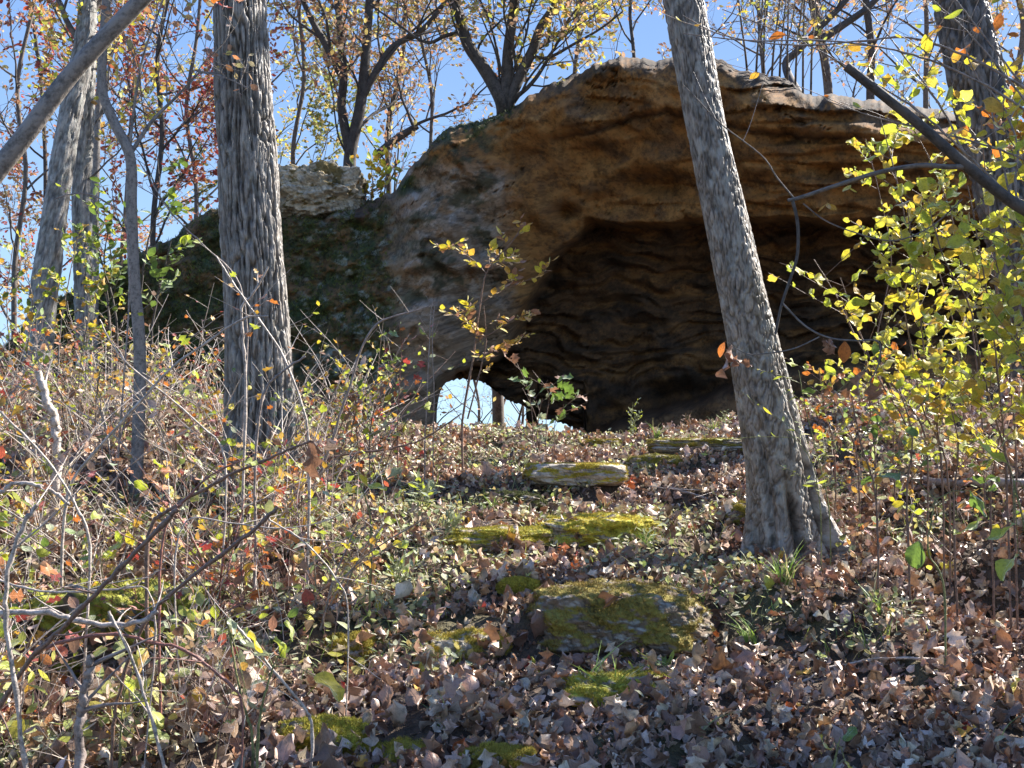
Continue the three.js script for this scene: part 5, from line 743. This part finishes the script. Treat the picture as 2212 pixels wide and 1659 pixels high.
// evergreen laurel behind the slim tree, leaves climbing the far left
{
  const d = 11, st = (q) => rooted(U(d, ...q));
  plant('laurel_shrub', 'dark glossy evergreen shrub behind the slim forked tree', 'shrub', 90, { stems: [st([[235, 680], [225, 560], [240, 470]]), st([[300, 680], [320, 520], [345, 440], [340, 340]]), st([[250, 680], [210, 520], [215, 410]]), st([[330, 700], [350, 600], [370, 520]])], r0: 0.014, r1: 0.005, twigs: 9, twigLen: 0.35, twigFrom: 0.4, leaves: 7, size: 0.10, geos: L.oval, mats: [M.green, M.green, M.lime, M.green], mat: M.branchDark });
  plant('yellow_shrub', 'yellow green shrub among the twin trunks at the far left', 'shrub', 91, { stems: [st([[130, 720], [150, 600], [170, 500]]), st([[60, 740], [70, 650], [50, 560]]), st([[190, 700], [200, 600], [185, 520]]), st([[20, 760], [15, 640], [30, 520]]), st([[240, 740], [230, 640], [215, 590]])], r0: 0.01, r1: 0.004, twigs: 9, twigLen: 0.35, twigFrom: 0.3, leaves: 6, size: 0.085, geos: L.round, mats: [M.lime, M.yellow, M.gold, M.green], mat: M.twigGrey });
  plant('yellow_shrub', 'small yellow shrub on the ridge beside the pale boulder', 'shrub', 92, { stems: [[at(800, 440, 18.6), at(805, 400, 18.6), at(800, 350, 18.6)], [at(830, 425, 18.6), at(835, 380, 18.6), at(845, 340, 18.6)], [at(780, 450, 18.6), at(790, 420, 18.6), at(770, 400, 18.6)]], r0: 0.014, r1: 0.006, twigs: 8, twigLen: 0.5, twigFrom: 0.1, leaves: 5, size: 0.14, geos: L.oval, mats: [M.yellow, M.lime, M.gold], mat: M.twigGrey });
  plant('small_shrub', 'small rusty shrub with yellow leaves at the foot of the mossy ridge', 'shrub', 93, { stems: [rooted(U(8.6, [760, 930], [770, 880], [760, 840])), rooted(U(8.6, [800, 930], [810, 880], [830, 850])), rooted(U(8.6, [720, 940], [700, 880], [690, 850]))], r0: 0.006, r1: 0.003, twigs: 7, twigLen: 0.25, leaves: 4, size: 0.065, geos: L.round, mats: [M.gold, M.yellow, M.brown, M.orange], mat: M.twigBrown });
  plant('maple_seedling', 'maple seedling with red leaves hanging before the pillar of the arch', 'seedling', 94, { stems: [rooted(U(9, [860, 900], [865, 800], [870, 730]))], r0: 0.006, r1: 0.003, twigs: 6, twigLen: 0.3, twigFrom: 0.5, leaves: 3, size: 0.10, geos: L.maple, mats: [M.red, M.orange, M.green], mat: M.twigRed });
  plant('maple_branch', 'hanging spray of red leaves at the top of the thick furrowed trunk', 'branch', 95, { stems: [path([at(600, -120, 6.5), at(540, -60, 6.5), at(490, -15, 6.5), at(480, 20, 6.5)], { r0: 0.006, r1: 0.003 })], twigs: 3, twigLen: 0.12, leaves: 3, size: 0.11, geos: L.maple, mats: [M.red, M.orange], mat: M.twigRed, up: -0.6 });
}
// brush too fine to count: thin pale stems and small leaves all through the thicket and under the yellow shrubs
{
  const r = rng(9090), geos = [0, 1, 2].map((k) => { const q = rng(60 + k), mb = new MB(), pts = [V(0, 0, 0), V(0.05 * (q() - 0.5), 0.35, 0.1 * (q() - 0.5)), V(0.2 * (q() - 0.5), 0.7, 0.2 * (q() - 0.5)), V(0.5 * (q() - 0.5), 1, 0.5 * (q() - 0.5))], f = spline(pts, 8); mb.tube(f, taper(f.length, 0.005, 0.0018), 4, false); for (let i = 0; i < 4; i++) { const a = f[3 + i], e = a.clone().add(V((q() - 0.5) * 0.5, 0.12 + 0.2 * q(), (q() - 0.5) * 0.5)); mb.tube([a, a.clone().lerp(e, 0.5).add(V(0, 0.02, 0)), e], [0.0025, 0.002, 0.0012], 3, false); } return mb.geo(); });
  const inFront = (x, d) => { const [a, b, w, e] = pathRocks[16]; return Math.abs(x - a) < w * 1.25 && d < -b + e * 0.4 && d > -b - e - 0.7 && r() < 0.93; };
  const tint = new THREE.MeshStandardMaterial({ color: rgb([1, 1, 1]), roughness: 0.5 }), lists = [[], [], []], leaves = [[], []];
  const grow = (n, spot, tall, lean) => { for (let k = 0; k < n; k++) { const [x, d] = spot(); if (blocked(x, -d, r)) continue; const cl = N2(x * 0.8 + 3, d * 0.8); if (r() < sstep(0.15, -0.5, cl)) continue; if (inFront(x, d)) continue; const h = tall * (0.35 + 0.8 * r()), le = lean * (0.2 + r()), az = r() * 6.283, q = new THREE.Quaternion().setFromEuler(new THREE.Euler(Math.cos(az) * le, r() * 6.28, Math.sin(az) * le)), p = V(x, groundY(x, -d) - 0.02, -d); lists[k % 3].push({ p, q, s: 1, sv: V(h, h, h), c: vary(r, pick(r, [[0.56, 0.48, 0.41], [0.46, 0.38, 0.32], [0.20, 0.14, 0.11], [0.12, 0.07, 0.05], [0.18, 0.11, 0.085]]), 0.25) }); for (let i = 0; i < 6; i++) if (r() < 0.62) leaves[i % 2].push({ p: p.clone().add(V((r() - 0.5) * 0.4 * h, h * (0.25 + 0.7 * r()), (r() - 0.5) * 0.4 * h)), q: leafTurn(r, 1.1), s: 0.03 + 0.06 * r() * r() + 0.015, c: vary(r, pick(r, [[[0.52, 0.50, 0.07], [0.40, 0.42, 0.09], [0.50, 0.45, 0.10], [0.30, 0.33, 0.08]], [[0.30, 0.16, 0.09], [0.36, 0.20, 0.10], [0.44, 0.30, 0.18], [0.22, 0.12, 0.07]], [[0.58, 0.34, 0.06], [0.52, 0.20, 0.05], [0.44, 0.10, 0.05], [0.40, 0.22, 0.09]], [[0.22, 0.26, 0.06], [0.16, 0.20, 0.05], [0.30, 0.33, 0.12], [0.34, 0.36, 0.2]]][Math.floor(clamp(2 + 2.6 * N2(x * 1.1 + 70, d * 1.1), 0, 3.99))]), 0.3) }); } };
  grow(1000, () => { const d = lerp(5.0, 12.5, r()); return [lerp(-0.53 * d - 0.3, -0.13 * d, Math.pow(r(), 0.9)), d]; }, 0.8, 0.95);
  grow(380, () => { const d = lerp(4.0, 6, r()); return [lerp(-0.53 * d, -0.24 * d, r()), d]; }, 0.5, 1.1);
  grow(260, () => { const d = lerp(6, 11.5, r()); return [lerp(0.31 * d, 0.55 * d, r()), d]; }, 0.45, 0.9);
  ['slender', 'forked', 'bent'].forEach((w, i) => tag(scatter('undergrowth', geos[i], tint, lists[i], scene, 'stuff'), `tangle of ${w} thin stems in the brush on both banks`, 'undergrowth'));
  ['pointed', 'round'].forEach((w, i) => tag(scatter('undergrowth_leaves', L.small[i], M.leafTint, leaves[i], scene, 'stuff'), `small ${w} yellow and green leaves through the brush on both banks`, 'undergrowth'));
}
renderer.render(scene, camera);
